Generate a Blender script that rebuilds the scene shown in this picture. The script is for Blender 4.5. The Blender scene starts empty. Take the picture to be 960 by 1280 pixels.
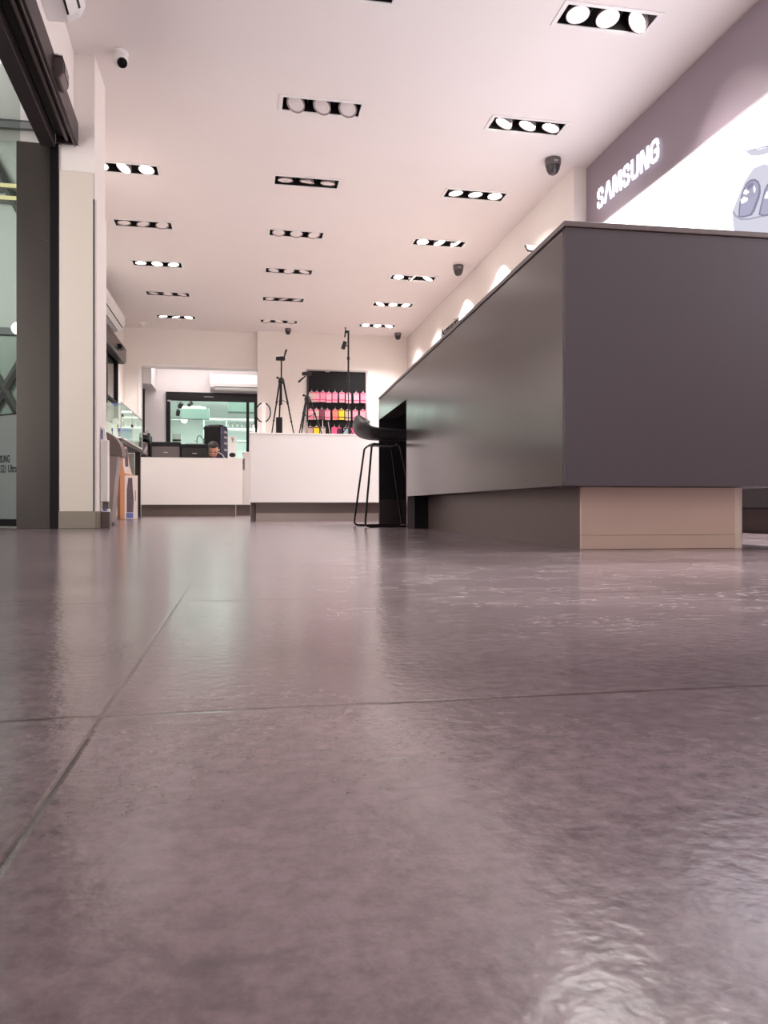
import bpy, bmesh, math, random
from mathutils import Vector, Matrix, Euler
random.seed(7)
PI = math.pi
SC = bpy.context.scene
COL = SC.collection

# ------------------------------------------------------------------ materials
def lin(c):
    c = c / 255.0
    return c / 12.92 if c <= 0.04045 else ((c + 0.055) / 1.055) ** 2.4
def rgb(r, g, b): return (lin(r), lin(g), lin(b), 1.0)
MATS = {}
def mat(name, col, rough=0.5, metal=0.0, spec=0.5, vary=0.06, scale=40.0, bump=0.0, emit=None, strength=0.0, coat=0.0, stretch=None):
    """Principled surface with a little procedural grain in colour and roughness."""
    m = bpy.data.materials.new(name); m.use_nodes = True
    nt = m.node_tree; b = nt.nodes['Principled BSDF']
    b.inputs['Roughness'].default_value = rough
    b.inputs['Metallic'].default_value = metal
    b.inputs['Specular IOR Level'].default_value = spec
    b.inputs['Coat Weight'].default_value = coat
    tc = nt.nodes.new('ShaderNodeTexCoord'); mp = nt.nodes.new('ShaderNodeMapping')
    if stretch: mp.inputs['Scale'].default_value = stretch
    nz = nt.nodes.new('ShaderNodeTexNoise'); nz.inputs['Scale'].default_value = scale; nz.inputs['Detail'].default_value = 4
    nt.links.new(tc.outputs['Object'], mp.inputs['Vector']); nt.links.new(mp.outputs['Vector'], nz.inputs['Vector'])
    c = rgb(*col)
    mx = nt.nodes.new('ShaderNodeMix'); mx.data_type = 'RGBA'
    mx.inputs[6].default_value = tuple(x * (1 - vary) for x in c[:3]) + (1,)
    mx.inputs[7].default_value = tuple(min(1, x * (1 + vary)) for x in c[:3]) + (1,)
    nt.links.new(nz.outputs['Fac'], mx.inputs[0]); nt.links.new(mx.outputs[2], b.inputs['Base Color'])
    if bump:
        bp = nt.nodes.new('ShaderNodeBump'); bp.inputs['Strength'].default_value = bump; bp.inputs['Distance'].default_value = 0.002
        nt.links.new(nz.outputs['Fac'], bp.inputs['Height']); nt.links.new(bp.outputs['Normal'], b.inputs['Normal'])
    if emit:
        b.inputs['Emission Color'].default_value = rgb(*emit); b.inputs['Emission Strength'].default_value = strength
    MATS[name] = m
    return m
def emitter(name, col, strength):
    m = bpy.data.materials.new(name); m.use_nodes = True; nt = m.node_tree; nt.nodes.clear()
    o = nt.nodes.new('ShaderNodeOutputMaterial'); e = nt.nodes.new('ShaderNodeEmission')
    e.inputs[0].default_value = rgb(*col); e.inputs[1].default_value = strength
    nt.links.new(e.outputs[0], o.inputs[0]); MATS[name] = m; return m
def glass(name, tint, gloss=1.0, rough=0.02, base=0.03):
    m = bpy.data.materials.new(name); m.use_nodes = True; nt = m.node_tree; nt.nodes.clear()
    o = nt.nodes.new('ShaderNodeOutputMaterial'); mix = nt.nodes.new('ShaderNodeMixShader')
    t = nt.nodes.new('ShaderNodeBsdfTransparent'); g = nt.nodes.new('ShaderNodeBsdfGlossy')
    t.inputs[0].default_value = rgb(*tint); g.inputs['Roughness'].default_value = rough
    g.inputs[0].default_value = (gloss, gloss, gloss, 1)
    f = nt.nodes.new('ShaderNodeFresnel'); f.inputs[0].default_value = 1.45
    gm = nt.nodes.new('ShaderNodeNewGeometry'); inv = nt.nodes.new('ShaderNodeMath'); inv.operation = 'SUBTRACT'; inv.inputs[0].default_value = 1.0
    nt.links.new(gm.outputs['Backfacing'], inv.inputs[1]); mu = nt.nodes.new('ShaderNodeMath'); mu.operation = 'MULTIPLY'
    nt.links.new(f.outputs[0], mu.inputs[0]); nt.links.new(inv.outputs[0], mu.inputs[1])   # only the outer face of a pane reflects
    nt.links.new(mu.outputs[0], mix.inputs[0]); nt.links.new(t.outputs[0], mix.inputs[1]); nt.links.new(g.outputs[0], mix.inputs[2])
    nt.links.new(mix.outputs[0], o.inputs[0]); MATS[name] = m; return m

def floor_material():
    m = bpy.data.materials.new('floor_tile'); m.use_nodes = True; nt = m.node_tree; N = nt.nodes; L = nt.links
    b = N['Principled BSDF']
    tc = N.new('ShaderNodeTexCoord')
    # big soft mottling
    n1 = N.new('ShaderNodeTexNoise'); n1.inputs['Scale'].default_value = 3.0; n1.inputs['Detail'].default_value = 6; n1.inputs['Roughness'].default_value = 0.6
    n2 = N.new('ShaderNodeTexNoise'); n2.inputs['Scale'].default_value = 75.0; n2.inputs['Detail'].default_value = 7; n2.inputs['Roughness'].default_value = 0.75
    mp = N.new('ShaderNodeMapping'); mp.inputs['Scale'].default_value = (2.2, 5.5, 1); mp.inputs['Rotation'].default_value = (0, 0, 0.45)
    n3 = N.new('ShaderNodeTexNoise'); n3.inputs['Scale'].default_value = 3.5; n3.inputs['Detail'].default_value = 8; n3.inputs['Distortion'].default_value = 1.6
    L.new(tc.outputs['Object'], n1.inputs['Vector']); L.new(tc.outputs['Object'], n2.inputs['Vector'])
    L.new(tc.outputs['Object'], mp.inputs['Vector']); L.new(mp.outputs['Vector'], n3.inputs['Vector'])
    r1 = N.new('ShaderNodeValToRGB'); r1.color_ramp.elements[0].position = 0.3; r1.color_ramp.elements[1].position = 0.72
    r1.color_ramp.elements[0].color = rgb(*FLOOR_A); r1.color_ramp.elements[1].color = rgb(*FLOOR_B)
    L.new(n1.outputs['Fac'], r1.inputs[0])
    mxa = N.new('ShaderNodeMix'); mxa.data_type = 'RGBA'; mxa.blend_type = 'OVERLAY'; mxa.inputs[0].default_value = 0.85
    L.new(r1.outputs[0], mxa.inputs[6])
    bw = N.new('ShaderNodeMapRange'); bw.inputs[1].default_value = 0.36; bw.inputs[2].default_value = 0.64; bw.inputs[3].default_value = 0.36; bw.inputs[4].default_value = 0.66; L.new(n2.outputs['Fac'], bw.inputs[0]); L.new(bw.outputs[0], mxa.inputs[7])
    # dark smears and pale scuffs
    r3 = N.new('ShaderNodeValToRGB'); r3.color_ramp.elements[0].position = 0.60; r3.color_ramp.elements[1].position = 0.70
    r3.color_ramp.elements[0].color = (0, 0, 0, 1); r3.color_ramp.elements[1].color = (0.5, 0.5, 0.5, 1)
    L.new(n3.outputs['Fac'], r3.inputs[0])
    mxb = N.new('ShaderNodeMix'); mxb.data_type = 'RGBA'; mxb.inputs[7].default_value = rgb(62, 54, 57)
    L.new(r3.outputs[0], mxb.inputs[0]); L.new(mxa.outputs[2], mxb.inputs[6])
    # pale scuffs
    mp5 = N.new('ShaderNodeMapping'); mp5.inputs['Scale'].default_value = (1.4, 4.0, 1); mp5.inputs['Rotation'].default_value = (0, 0, -0.35); L.new(tc.outputs['Object'], mp5.inputs['Vector'])
    n5 = N.new('ShaderNodeTexNoise'); n5.inputs['Scale'].default_value = 5.0; n5.inputs['Detail'].default_value = 3; n5.inputs['Distortion'].default_value = 2.5; L.new(mp5.outputs['Vector'], n5.inputs['Vector'])
    r5 = N.new('ShaderNodeValToRGB'); e5 = r5.color_ramp.elements; e5[0].position = 0.485; e5[0].color = (0, 0, 0, 1); e5[1].position = 0.505; e5[1].color = (1, 1, 1, 1)
    e6 = e5.new(0.53); e6.color = (0, 0, 0, 1); L.new(n5.outputs['Fac'], r5.inputs[0])
    sp5 = N.new('ShaderNodeSeparateXYZ'); L.new(tc.outputs['Object'], sp5.inputs[0])
    wy = N.new('ShaderNodeMapRange'); wy.inputs[1].default_value = 0.62; wy.inputs[2].default_value = 1.1; L.new(sp5.outputs['Y'], wy.inputs[0])   # zone in front of the counter: masks pale scuffs and the painted-in light
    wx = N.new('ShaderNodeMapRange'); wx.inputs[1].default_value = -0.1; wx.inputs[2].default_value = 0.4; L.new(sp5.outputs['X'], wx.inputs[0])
    n6 = N.new('ShaderNodeTexNoise'); n6.inputs['Scale'].default_value = 9.0; L.new(tc.outputs['Object'], n6.inputs['Vector'])
    w6 = N.new('ShaderNodeMapRange'); w6.inputs[1].default_value = 0.42; w6.inputs[2].default_value = 0.56; L.new(n6.outputs['Fac'], w6.inputs[0])
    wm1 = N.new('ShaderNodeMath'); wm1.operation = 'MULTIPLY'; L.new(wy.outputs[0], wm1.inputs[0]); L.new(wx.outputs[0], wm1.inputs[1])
    wm2 = N.new('ShaderNodeMath'); wm2.operation = 'MULTIPLY'; L.new(wm1.outputs[0], wm2.inputs[0]); L.new(w6.outputs[0], wm2.inputs[1])
    ms5 = N.new('ShaderNodeMath'); ms5.operation = 'MULTIPLY'; L.new(r5.outputs[0], ms5.inputs[0]); L.new(wm2.outputs[0], ms5.inputs[1])
    mxs = N.new('ShaderNodeMix'); mxs.data_type = 'RGBA'; mxs.inputs[7].default_value = rgb(196, 180, 182); L.new(ms5.outputs[0], mxs.inputs[0]); mxd = N.new('ShaderNodeMix'); mxd.data_type = 'RGBA'; mxd.inputs[7].default_value = rgb(150, 134, 138)   # stronger light on this zone, mixed into the base colour
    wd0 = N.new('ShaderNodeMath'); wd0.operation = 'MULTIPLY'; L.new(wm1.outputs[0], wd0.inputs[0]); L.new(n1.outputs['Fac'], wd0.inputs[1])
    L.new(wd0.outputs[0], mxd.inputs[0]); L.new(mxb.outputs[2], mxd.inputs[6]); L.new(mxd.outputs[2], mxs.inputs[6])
    # 0.61 m tile grid
    sp = N.new('ShaderNodeSeparateXYZ'); L.new(tc.outputs['Object'], sp.inputs[0])
    def line(sock, off, wid, per):
        a = N.new('ShaderNodeMath'); a.operation = 'ADD'; a.inputs[1].default_value = off + 61.0; L.new(sock, a.inputs[0])
        d = N.new('ShaderNodeMath'); d.operation = 'DIVIDE'; d.inputs[1].default_value = per; L.new(a.outputs[0], d.inputs[0])
        p = N.new('ShaderNodeMath'); p.operation = 'PINGPONG'; p.inputs[1].default_value = 0.5; L.new(d.outputs[0], p.inputs[0])
        l = N.new('ShaderNodeMapRange'); l.inputs[1].default_value = 0.0; l.inputs[2].default_value = wid; l.inputs[3].default_value = 1.0; l.inputs[4].default_value = 0.0
        L.new(p.outputs[0], l.inputs[0]); return l.outputs[0]
    lx = line(sp.outputs['X'], 0.09, 0.0023, 1.22); ly = line(sp.outputs['Y'], -0.525, 0.0065, 0.61)
    mxl = N.new('ShaderNodeMath'); mxl.operation = 'MAXIMUM'; L.new(lx, mxl.inputs[0]); L.new(ly, mxl.inputs[1])
    mg = N.new('ShaderNodeMath'); mg.operation = 'MULTIPLY'; mg.inputs[1].default_value = 0.95; L.new(mxl.outputs[0], mg.inputs[0])
    mxc = N.new('ShaderNodeMix'); mxc.data_type = 'RGBA'; mxc.inputs[7].default_value = rgb(44, 30, 29)
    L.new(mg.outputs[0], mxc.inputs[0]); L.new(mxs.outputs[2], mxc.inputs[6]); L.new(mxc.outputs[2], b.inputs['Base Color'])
    # roughness and bump
    rr = N.new('ShaderNodeMapRange'); rr.inputs[3].default_value = 0.12; rr.inputs[4].default_value = 0.28
    rm = N.new('ShaderNodeMath'); rm.operation = 'ADD'; rm.inputs[1].default_value = 0.0; L.new(n2.outputs['Fac'], rm.inputs[0]); L.new(rm.outputs[0], rr.inputs[0]); L.new(rr.outputs[0], b.inputs['Roughness'])
    b.inputs['Specular IOR Level'].default_value = 0.75
    n4 = N.new('ShaderNodeTexNoise'); n4.inputs['Scale'].default_value = 110; n4.inputs['Detail'].default_value = 2
    L.new(tc.outputs['Object'], n4.inputs['Vector'])
    bp = N.new('ShaderNodeBump'); bp.inputs['Strength'].default_value = 0.16; bp.inputs['Distance'].default_value = 0.002
    bp2 = N.new('ShaderNodeBump'); bp2.inputs['Strength'].default_value = 0.12; bp2.inputs['Distance'].default_value = 0.002; bp2.invert = True
    L.new(n4.outputs['Fac'], bp.inputs['Height']); L.new(mxl.outputs[0], bp2.inputs['Height'])
    L.new(bp.outputs['Normal'], bp2.inputs['Normal']); L.new(bp2.outputs['Normal'], b.inputs['Normal'])
    MATS['floor'] = m; return m

def laminate(name, col, rough, axis=(1, 1, 1), spec=0.5, vary=0.1):
    return mat(name, col, rough=rough, spec=spec, vary=vary, scale=6, stretch=axis)

# ------------------------------------------------------------------ mesh builder
class MB:
    def __init__(s): s.bm = bmesh.new()
    def box(s, x0, x1, y0, y1, z0, z1, mx=None, bev=0.0):
        vs = [s.bm.verts.new((x, y, z)) for x in (x0, x1) for y in (y0, y1) for z in (z0, z1)]
        q = [(0, 1, 3, 2), (4, 6, 7, 5), (0, 4, 5, 1), (2, 3, 7, 6), (0, 2, 6, 4), (1, 5, 7, 3)]
        fs = [s.bm.faces.new([vs[i] for i in f]) for f in q]
        if bev:
            es = list({e for f in fs for e in f.edges})
            r = bmesh.ops.bevel(s.bm, geom=es, offset=bev, segments=2, affect='EDGES', profile=0.6)
            vs = list({v for f in r['faces'] for v in f.verts} | {v for v in vs if v.is_valid})
        if mx is not None:
            for v in vs: v.co = mx @ v.co
        return s
    def prism(s, pts, h0, h1, plane='xy', mx=None):
        """Extrude a 2-D outline: plane 'xy' rises along z, 'xz' along y, 'yz' along x."""
        def co(p, h):
            return {'xy': (p[0], p[1], h), 'xz': (p[0], h, p[1]), 'yz': (h, p[0], p[1])}[plane]
        a = [s.bm.verts.new(co(p, h0)) for p in pts]; b = [s.bm.verts.new(co(p, h1)) for p in pts]
        n = len(pts)
        s.bm.faces.new(a); s.bm.faces.new(b[::-1])
        for i in range(n): s.bm.faces.new((a[i], b[i], b[(i + 1) % n], a[(i + 1) % n]))
        if mx is not None:
            for v in a + b: v.co = mx @ v.co
        return s
    def tube(s, path, r, seg=8, cap=True):
        P = [Vector(p) for p in path]; rs = r if isinstance(r, (list, tuple)) else [r] * len(P)
        rings = []; up = None
        for i, p in enumerate(P):
            d = ((P[min(i + 1, len(P) - 1)] - P[max(i - 1, 0)])).normalized()
            if up is None:
                up = Vector((0, 0, 1)) if abs(d.z) < 0.9 else Vector((1, 0, 0))
            x = d.cross(up).normalized(); up = x.cross(d).normalized()
            rings.append([s.bm.verts.new(p + (x * math.cos(2 * PI * k / seg) + up * math.sin(2 * PI * k / seg)) * rs[i]) for k in range(seg)])
        for a, b in zip(rings, rings[1:]):
            for k in range(seg): s.bm.faces.new((a[k], a[(k + 1) % seg], b[(k + 1) % seg], b[k]))
        if cap: s.bm.faces.new(rings[0][::-1]); s.bm.faces.new(rings[-1])
        return s
    def lathe(s, prof, seg=24, mx=None, cap=True):
        """prof: (radius, z) pairs; revolved about z."""
        rings = [[s.bm.verts.new((r * math.cos(2 * PI * k / seg), r * math.sin(2 * PI * k / seg), z)) for k in range(seg)] for r, z in prof]
        for a, b in zip(rings, rings[1:]):
            for k in range(seg): s.bm.faces.new((a[k], a[(k + 1) % seg], b[(k + 1) % seg], b[k]))
        if cap: s.bm.faces.new(rings[0][::-1]); s.bm.faces.new(rings[-1])
        if mx is not None:
            for rg in rings:
                for v in rg: v.co = mx @ v.co
        return s
    def ell(s, c, r, seg=20, mx=None):
        res = bmesh.ops.create_uvsphere(s.bm, u_segments=seg, v_segments=max(8, seg // 2), radius=1)
        for v in res['verts']:
            v.co = Vector((c[0] + v.co.x * r[0], c[1] + v.co.y * r[1], c[2] + v.co.z * r[2]))
            if mx is not None: v.co = mx @ v.co
        return s
    def stroke(s, pts, t, h0, h1, mx, closed=False):
        """Flat heavy pen stroke in the local xy plane, h0..h1 thick (used for lettering)."""
        for (x0, y0), (x1, y1) in zip(pts, pts[1:]):
            d = Vector((x1 - x0, y1 - y0)); l = d.length
            if l < 1e-6: continue
            d /= l; n = Vector((-d.y, d.x)) * t / 2; e = d * t * 0.42
            q = [(x0 - e.x + n.x, y0 - e.y + n.y), (x0 - e.x - n.x, y0 - e.y - n.y), (x1 + e.x - n.x, y1 + e.y - n.y), (x1 + e.x + n.x, y1 + e.y + n.y)]
            s.prism(q, h0, h1, 'xy', mx)
        return s
    def build(s, name, m, parent=None, smooth=False, bevel=0.0, loc=None):
        bmesh.ops.recalc_face_normals(s.bm, faces=s.bm.faces)
        me = bpy.data.meshes.new(name); s.bm.to_mesh(me); s.bm.free()
        if isinstance(m, str): m = MATS[m]
        me.materials.append(m)
        if smooth:
            for p in me.polygons: p.use_smooth = True
        o = bpy.data.objects.new(name, me); COL.objects.link(o)
        if smooth:
            md = o.modifiers.new('edge_split', 'EDGE_SPLIT'); md.split_angle = math.radians(42)
        if bevel:
            md = o.modifiers.new('bevel', 'BEVEL'); md.width = bevel; md.segments = 2; md.limit_method = 'ANGLE'
        if parent is not None: o.parent = parent
        if loc is not None: o.location = loc
        return o
def tag(o, label=None, cat=None, group=None, kind=None):
    if label: o['label'] = label
    if cat: o['category'] = cat
    if group: o['group'] = group
    if kind: o['kind'] = kind
    return o
def empty(name, loc=(0, 0, 0), rz=0.0, label=None, cat=None, group=None, kind=None):
    o = bpy.data.objects.new(name, None); o.empty_display_size = 0.1; COL.objects.link(o)
    o.location = loc; o.rotation_euler = (0, 0, rz)
    return tag(o, label, cat, group, kind)
def copy_tree(o, parent=None):
    c = o.copy(); COL.objects.link(c)
    if parent is not None: c.parent = parent
    for ch in list(o.children): copy_tree(ch, c)
    return c
def T(x, y, z): return Matrix.Translation((x, y, z))
def R(a, ax): return Matrix.Rotation(a, 4, ax)
def text_mesh(name, body, size, m, parent, mx, extrude=0.002, xs=1.0, bold=0.0):
    cu = bpy.data.curves.new(name, 'FONT'); cu.body = body; cu.size = size; cu.extrude = extrude; cu.offset = bold
    to = bpy.data.objects.new(name + '_tmp', cu); COL.objects.link(to)
    dg = bpy.context.evaluated_depsgraph_get(); me = bpy.data.meshes.new_from_object(to.evaluated_get(dg))
    bpy.data.objects.remove(to); bpy.data.curves.remove(cu)
    me.transform(Matrix.Diagonal((xs, 1, 1, 1))); me.transform(mx)
    me.materials.clear(); me.materials.append(MATS[m])
    o = bpy.data.objects.new(name, me); COL.objects.link(o)
    if parent is not None: o.parent = parent
    return o
def ORD(i): return ['first', 'second', 'third', 'fourth', 'fifth', 'sixth', 'seventh', 'eighth', 'ninth', 'tenth'][i]

# ------------------------------------------------------------------ palette
FLOOR_A = (78, 64, 68); FLOOR_B = (114, 98, 103)
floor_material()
mat('wall', (236, 228, 222), 0.85, vary=0.02, scale=4)
mat('wall_cool', (228, 222, 222), 0.8, vary=0.02, scale=4)
mat('ceiling', (234, 226, 223), 0.9, vary=0.015, scale=3)
mat('pillar_clad', (220, 210, 196), 0.45, vary=0.02, scale=3)
mat('white_gloss', (240, 233, 229), 0.35, vary=0.015, scale=3)
mat('white_plastic', (232, 228, 226), 0.35, vary=0.02)
mat('grey_plastic', (176, 168, 168), 0.45, vary=0.03)
mat('plinth', (104, 90, 86), 0.35, metal=0.3, vary=0.08, scale=8)
mat('plinth_pale', (150, 136, 130), 0.3, metal=0.3, vary=0.06, scale=8)
mat('skirting', (150, 142, 128), 0.35, metal=0.5, vary=0.06, scale=8)
mat('bronze', (58, 48, 50), 0.38, metal=0.6, vary=0.08, scale=15)
mat('bronze_light', (92, 80, 80), 0.4, metal=0.5, vary=0.08, scale=15)
mat('black', (20, 17, 18), 0.5, spec=0.3, vary=0.08)
mat('black_gloss', (16, 14, 15), 0.12, vary=0.05)
mat('black_metal', (22, 18, 19), 0.4, metal=0.3, spec=0.3, vary=0.08)
mat('steel', (92, 87, 82), 0.32, metal=0.85, vary=0.14, scale=5, stretch=(1, 1, 0.35))
mat('chrome', (190, 184, 184), 0.18, metal=1.0, vary=0.03)
mat('counter_side', (84, 77, 77), 0.2, metal=0.25, vary=0.05, scale=14, stretch=(1, 0.6, 6))
mat('counter_end', (58, 48, 55), 0.42, vary=0.05, scale=8, stretch=(3, 1, 1))
mat('counter_top', (96, 84, 86), 0.3, vary=0.05)
mat('cavity', (13, 10, 13), 0.5, spec=0.25, vary=0.05)
mat('beige_panel', (214, 186, 172), 0.38, vary=0.05, scale=5, stretch=(1, 1, 2))
mat('beige_edge', (226, 208, 194), 0.3, vary=0.03)
mat('sign_panel', (140, 126, 136), 0.5, vary=0.04, scale=6)
mat('seat', (42, 38, 40), 0.42, vary=0.1, scale=160, bump=0.15)
mat('mall_grey', (150, 152, 148), 0.6, vary=0.05, scale=2)
mat('mall_green', (112, 122, 114), 0.5, vary=0.2, scale=2)
mat('mall_dark', (58, 58, 58), 0.5, vary=0.2, scale=3)
mat('film', (128, 136, 132), 0.4, vary=0.05, scale=2)
mat('ink', (30, 30, 32), 0.6)
mat('mint_wall', (226, 231, 228), 0.7, vary=0.03, scale=3)
mat('mint_deep', (188, 204, 198), 0.6, vary=0.05, scale=3)
mat('mint_grey', (128, 146, 138), 0.6, vary=0.05, scale=3)
mat('navy', (52, 50, 78), 0.5, vary=0.1)
mat('carton', (196, 138, 100), 0.75, vary=0.1, scale=25)
mat('carton_white', (222, 208, 202), 0.55, vary=0.04)
mat('print_dark', (92, 78, 84), 0.5, vary=0.35, scale=18)
mat('print_blue', (96, 108, 170), 0.5, vary=0.2, scale=30)
mat('bin', (142, 126, 124), 0.42, vary=0.05)
mat('bin_hood', (98, 84, 82), 0.42, vary=0.05)
mat('lens_off', (236, 228, 226), 0.28, vary=0.12, scale=60)
mat('lamp_ring', (186, 174, 172), 0.25, metal=0.6, vary=0.05)
mat('dome_glass', (62, 55, 55), 0.25, vary=0.05)
mat('dome_dark', (92, 83, 82), 0.3, vary=0.05)
mat('kettle', (118, 112, 112), 0.1, metal=0.8, vary=0.1)
PK = {'pink': (222, 134, 158), 'pale pink': (222, 158, 172), 'coral': (246, 136, 120), 'yellow': (240, 200, 30), 'plum': (120, 40, 66),
      'beige': (196, 164, 156), 'rose': (236, 84, 128), 'blue-grey': (146, 158, 172), 'cream': (204, 182, 170), 'dark': (66, 46, 58)}
for k, v in PK.items(): mat('pack_' + k, v, 0.35, vary=0.12, scale=60)
mat('band_magenta', (206, 62, 104), 0.35, vary=0.1); mat('band_dark', (74, 34, 52), 0.35)
mat('clear_tab', (170, 150, 158), 0.3)
mat('skin', (206, 152, 128), 0.5, vary=0.05); mat('hair', (40, 28, 26), 0.6, vary=0.25, scale=120)
mat('shirt', (40, 36, 56), 0.8, vary=0.08); mat('trousers', (46, 48, 62), 0.8, vary=0.08)
LAMP_ON = emitter('lamp_on', (255, 246, 240), 14.0)
LIGHTBOX = emitter('lightbox', (250, 246, 255), 3.0)
LETTER = emitter('letter_glow', (240, 240, 255), 1.6)
emitter('bud_pale', (232, 230, 246), 0.72); emitter('bud_mid', (206, 204, 232), 0.62); emitter('bud_dark', (176, 172, 202), 0.55); emitter('bud_soft', (214, 212, 234), 0.66); emitter('bud_white', (252, 250, 255), 0.95); emitter('bud_line', (200, 198, 222), 0.62)
emitter('yellow_tube', (255, 238, 180), 1.0); emitter('mall_lamp', (255, 255, 255), 5.0); emitter('mint_lamp', (240, 255, 246), 4.0)
glass('glass_clear', (246, 252, 249)); glass('glass_mint', (240, 251, 246)); glass('glass_door', (228, 234, 231)); glass('glass_dark', (40, 40, 42))

ZC = 2.904
# ------------------------------------------------------------------ room shell
def struct(name, mb, m, parent=None, **k):
    o = mb.build(name, m, parent, **k)
    if parent is None: o['kind'] = 'structure'
    return o
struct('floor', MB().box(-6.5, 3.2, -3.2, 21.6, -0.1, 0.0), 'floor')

# ceiling with the slots of the recessed lights cut out
FX_X = {'left': -0.955, 'middle': 0.54, 'right': 2.035}
FX_Y = [4.06, 5.31, 6.57, 7.84, 9.10, 10.36, 11.61]
HL, HW = 0.268, 0.086
PITCH = 1.258
slots = [('middle', y) for y in FX_Y] + [('right', y) for y in FX_Y] + [('left', y) for y in FX_Y[2:]]
slots += [('right', 4.06 - PITCH * k) for k in (1, 2, 3)] + [('middle', 4.06 - PITCH * k) for k in (1, 2)]
def build_ceiling():
    xs = sorted([-1.95, 2.95] + [FX_X[c] + s * HL for c in FX_X for s in (-1, 1)])
    ys = sorted([-3.1, 13.6] + [y + s * HW for y in {b for a, b in slots} for s in (-1, 1)])
    hole = {(round(FX_X[c], 3), round(y, 3)) for c, y in slots}
    bm = bmesh.new(); vg = {}
    def v(i, j):
        if (i, j) not in vg: vg[(i, j)] = bm.verts.new((xs[i], ys[j], ZC))
        return vg[(i, j)]
    for i in range(len(xs) - 1):
        for j in range(len(ys) - 1):
            cx, cy = (xs[i] + xs[i + 1]) / 2, (ys[j] + ys[j + 1]) / 2
            if (round(cx, 3), round(cy, 3)) in hole or (i == 0 and cy < 7.95): continue
            bm.faces.new((v(i, j), v(i + 1, j), v(i + 1, j + 1), v(i, j + 1)))
    bm.faces.new([bm.verts.new(p + (ZC,)) for p in ((xs[1], 5.99), (xs[1], 7.926), (-1.80, 7.926))])   # corner along the slanted left wall
    m = MB(); m.bm.free(); m.bm = bm
    o = m.build('ceiling', 'ceiling'); o['kind'] = 'structure'
    md = o.modifiers.new('thick', 'SOLIDIFY'); md.thickness = 0.02; md.offset = 1.0
    # solidify upward
    return o
build_ceiling()
struct('trim_1', MB().prism([(-1.2, -3.1), (3.0, -3.1), (3.0, 13.6), (-2.0, 13.6), (-2.0, 8.0), (-1.2, 5.6)], ZC + 0.2, ZC + 0.26), 'black')   # slab above the ceiling void

struct('wall_right', MB().box(2.66, 2.9, 5.88, 12.6, 0, ZC), 'wall')
struct('wall_right_near', MB().box(2.78, 2.95, -3.1, 5.88, 0, ZC), 'wall')
struct('wall_back', MB().box(0.235, 2.66, 12.3, 12.42, 0, ZC), 'wall')
# lintel and jamb around the opening to the recess
struct('wall_back_left', MB().box(-1.81, 0.235, 12.42, 12.62, 2.325, ZC).box(-1.81, -1.575, 12.42, 12.62, 0, 2.325), 'wall')
struct('trim_2', MB().box(-1.585, -1.555, 12.40, 12.63, 0, 2.345).box(-1.555, 0.235, 12.40, 12.63, 2.315, 2.345), 'white_gloss')
struct('wall_left', MB().prism([(-1.03, 5.331), (-1.14, 5.331), (-1.93, 8.0), (-1.81, 8.0)], 0, 3.4).box(-2.0, -1.81, 8.0, 10.9, 0, ZC).box(-2.0, -1.81, 11.85, 13.6, 0, ZC).box(-2.0, -1.81, 10.9, 11.85, 0, 1.3).box(-2.0, -1.81, 10.9, 11.85, 2.3, ZC), 'wall')
# recess behind
struct('wall_recess_left', MB().box(-1.80, -1.64, 12.62, 13.5, 0, 2.6).box(-1.64, -1.42, 12.66, 13.5, 2.08, 2.56), 'wall_cool')
struct('wall_recess_back', MB().box(-1.8, -1.262, 13.4, 13.5, 0, 2.6).box(-1.262, 0.75, 13.4, 13.5, 2.06, 2.6).box(-1.262, 0.75, 13.4, 13.5, 0, 0.86).box(0.43, 0.75, 13.4, 13.5, 0.86, 2.06), 'wall_cool')
struct('wall_recess_right', MB().box(0.6, 0.75, 12.44, 13.4, 0, 2.6), 'wall_cool')
struct('ceiling_recess', MB().box(-1.9, 0.8, 12.62, 13.5, 2.56, 2.62), 'wall_cool')
d2 = empty('door_2', (-1.64, 13.0, 0), kind='structure')
MB().box(0.0, 0.03, -0.24, 0.24, 0, 2.07).build('door_leaf', 'bronze', d2); MB().box(0.0, 0.045, -0.28, -0.24, 0, 2.08).box(0.0, 0.045, 0.24, 0.28, 0, 2.08).build('door_frame', 'black', d2)
# left pillar, far face along the room axis
struct('pillar', MB().box(-1.14, -0.893, 4.965, 5.33, 0, ZC), 'wall')
struct('trim_3', MB().box(-1.095, -0.9, 4.953, 4.965, 0.104, 2.18), 'pillar_clad', bevel=0.002)
struct('trim_4', MB().box(-0.9, -0.893, 4.957, 4.965, 0.104, 2.02), 'black')
struct('trim_5', MB().box(-0.893, -0.884, 4.975, 5.325, 0.104, 2.02), 'wall', bevel=0.002)
struct('baseboard_pillar', MB().box(-1.098, -0.885, 4.94, 4.953, 0, 0.104).box(-0.893, -0.872, 4.953, 5.32, 0, 0.104), 'skirting', bevel=0.002)
# entrance wall over the sliding door, turned 2 degrees like the door header
EW = empty('wall_entrance', (-1.012, 4.965, 0), math.radians(2.4), kind='structure')
MB().box(-0.16, 0.0, -4.9, 0.0, 2.44, ZC).box(-0.16, 0.0, -8.0, -4.9, 0, ZC).build('wall_panel', 'wall', EW)
struct('wall_front', MB().box(-1.0, 2.95, -3.2, -3.1, 0, ZC), 'wall')

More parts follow.
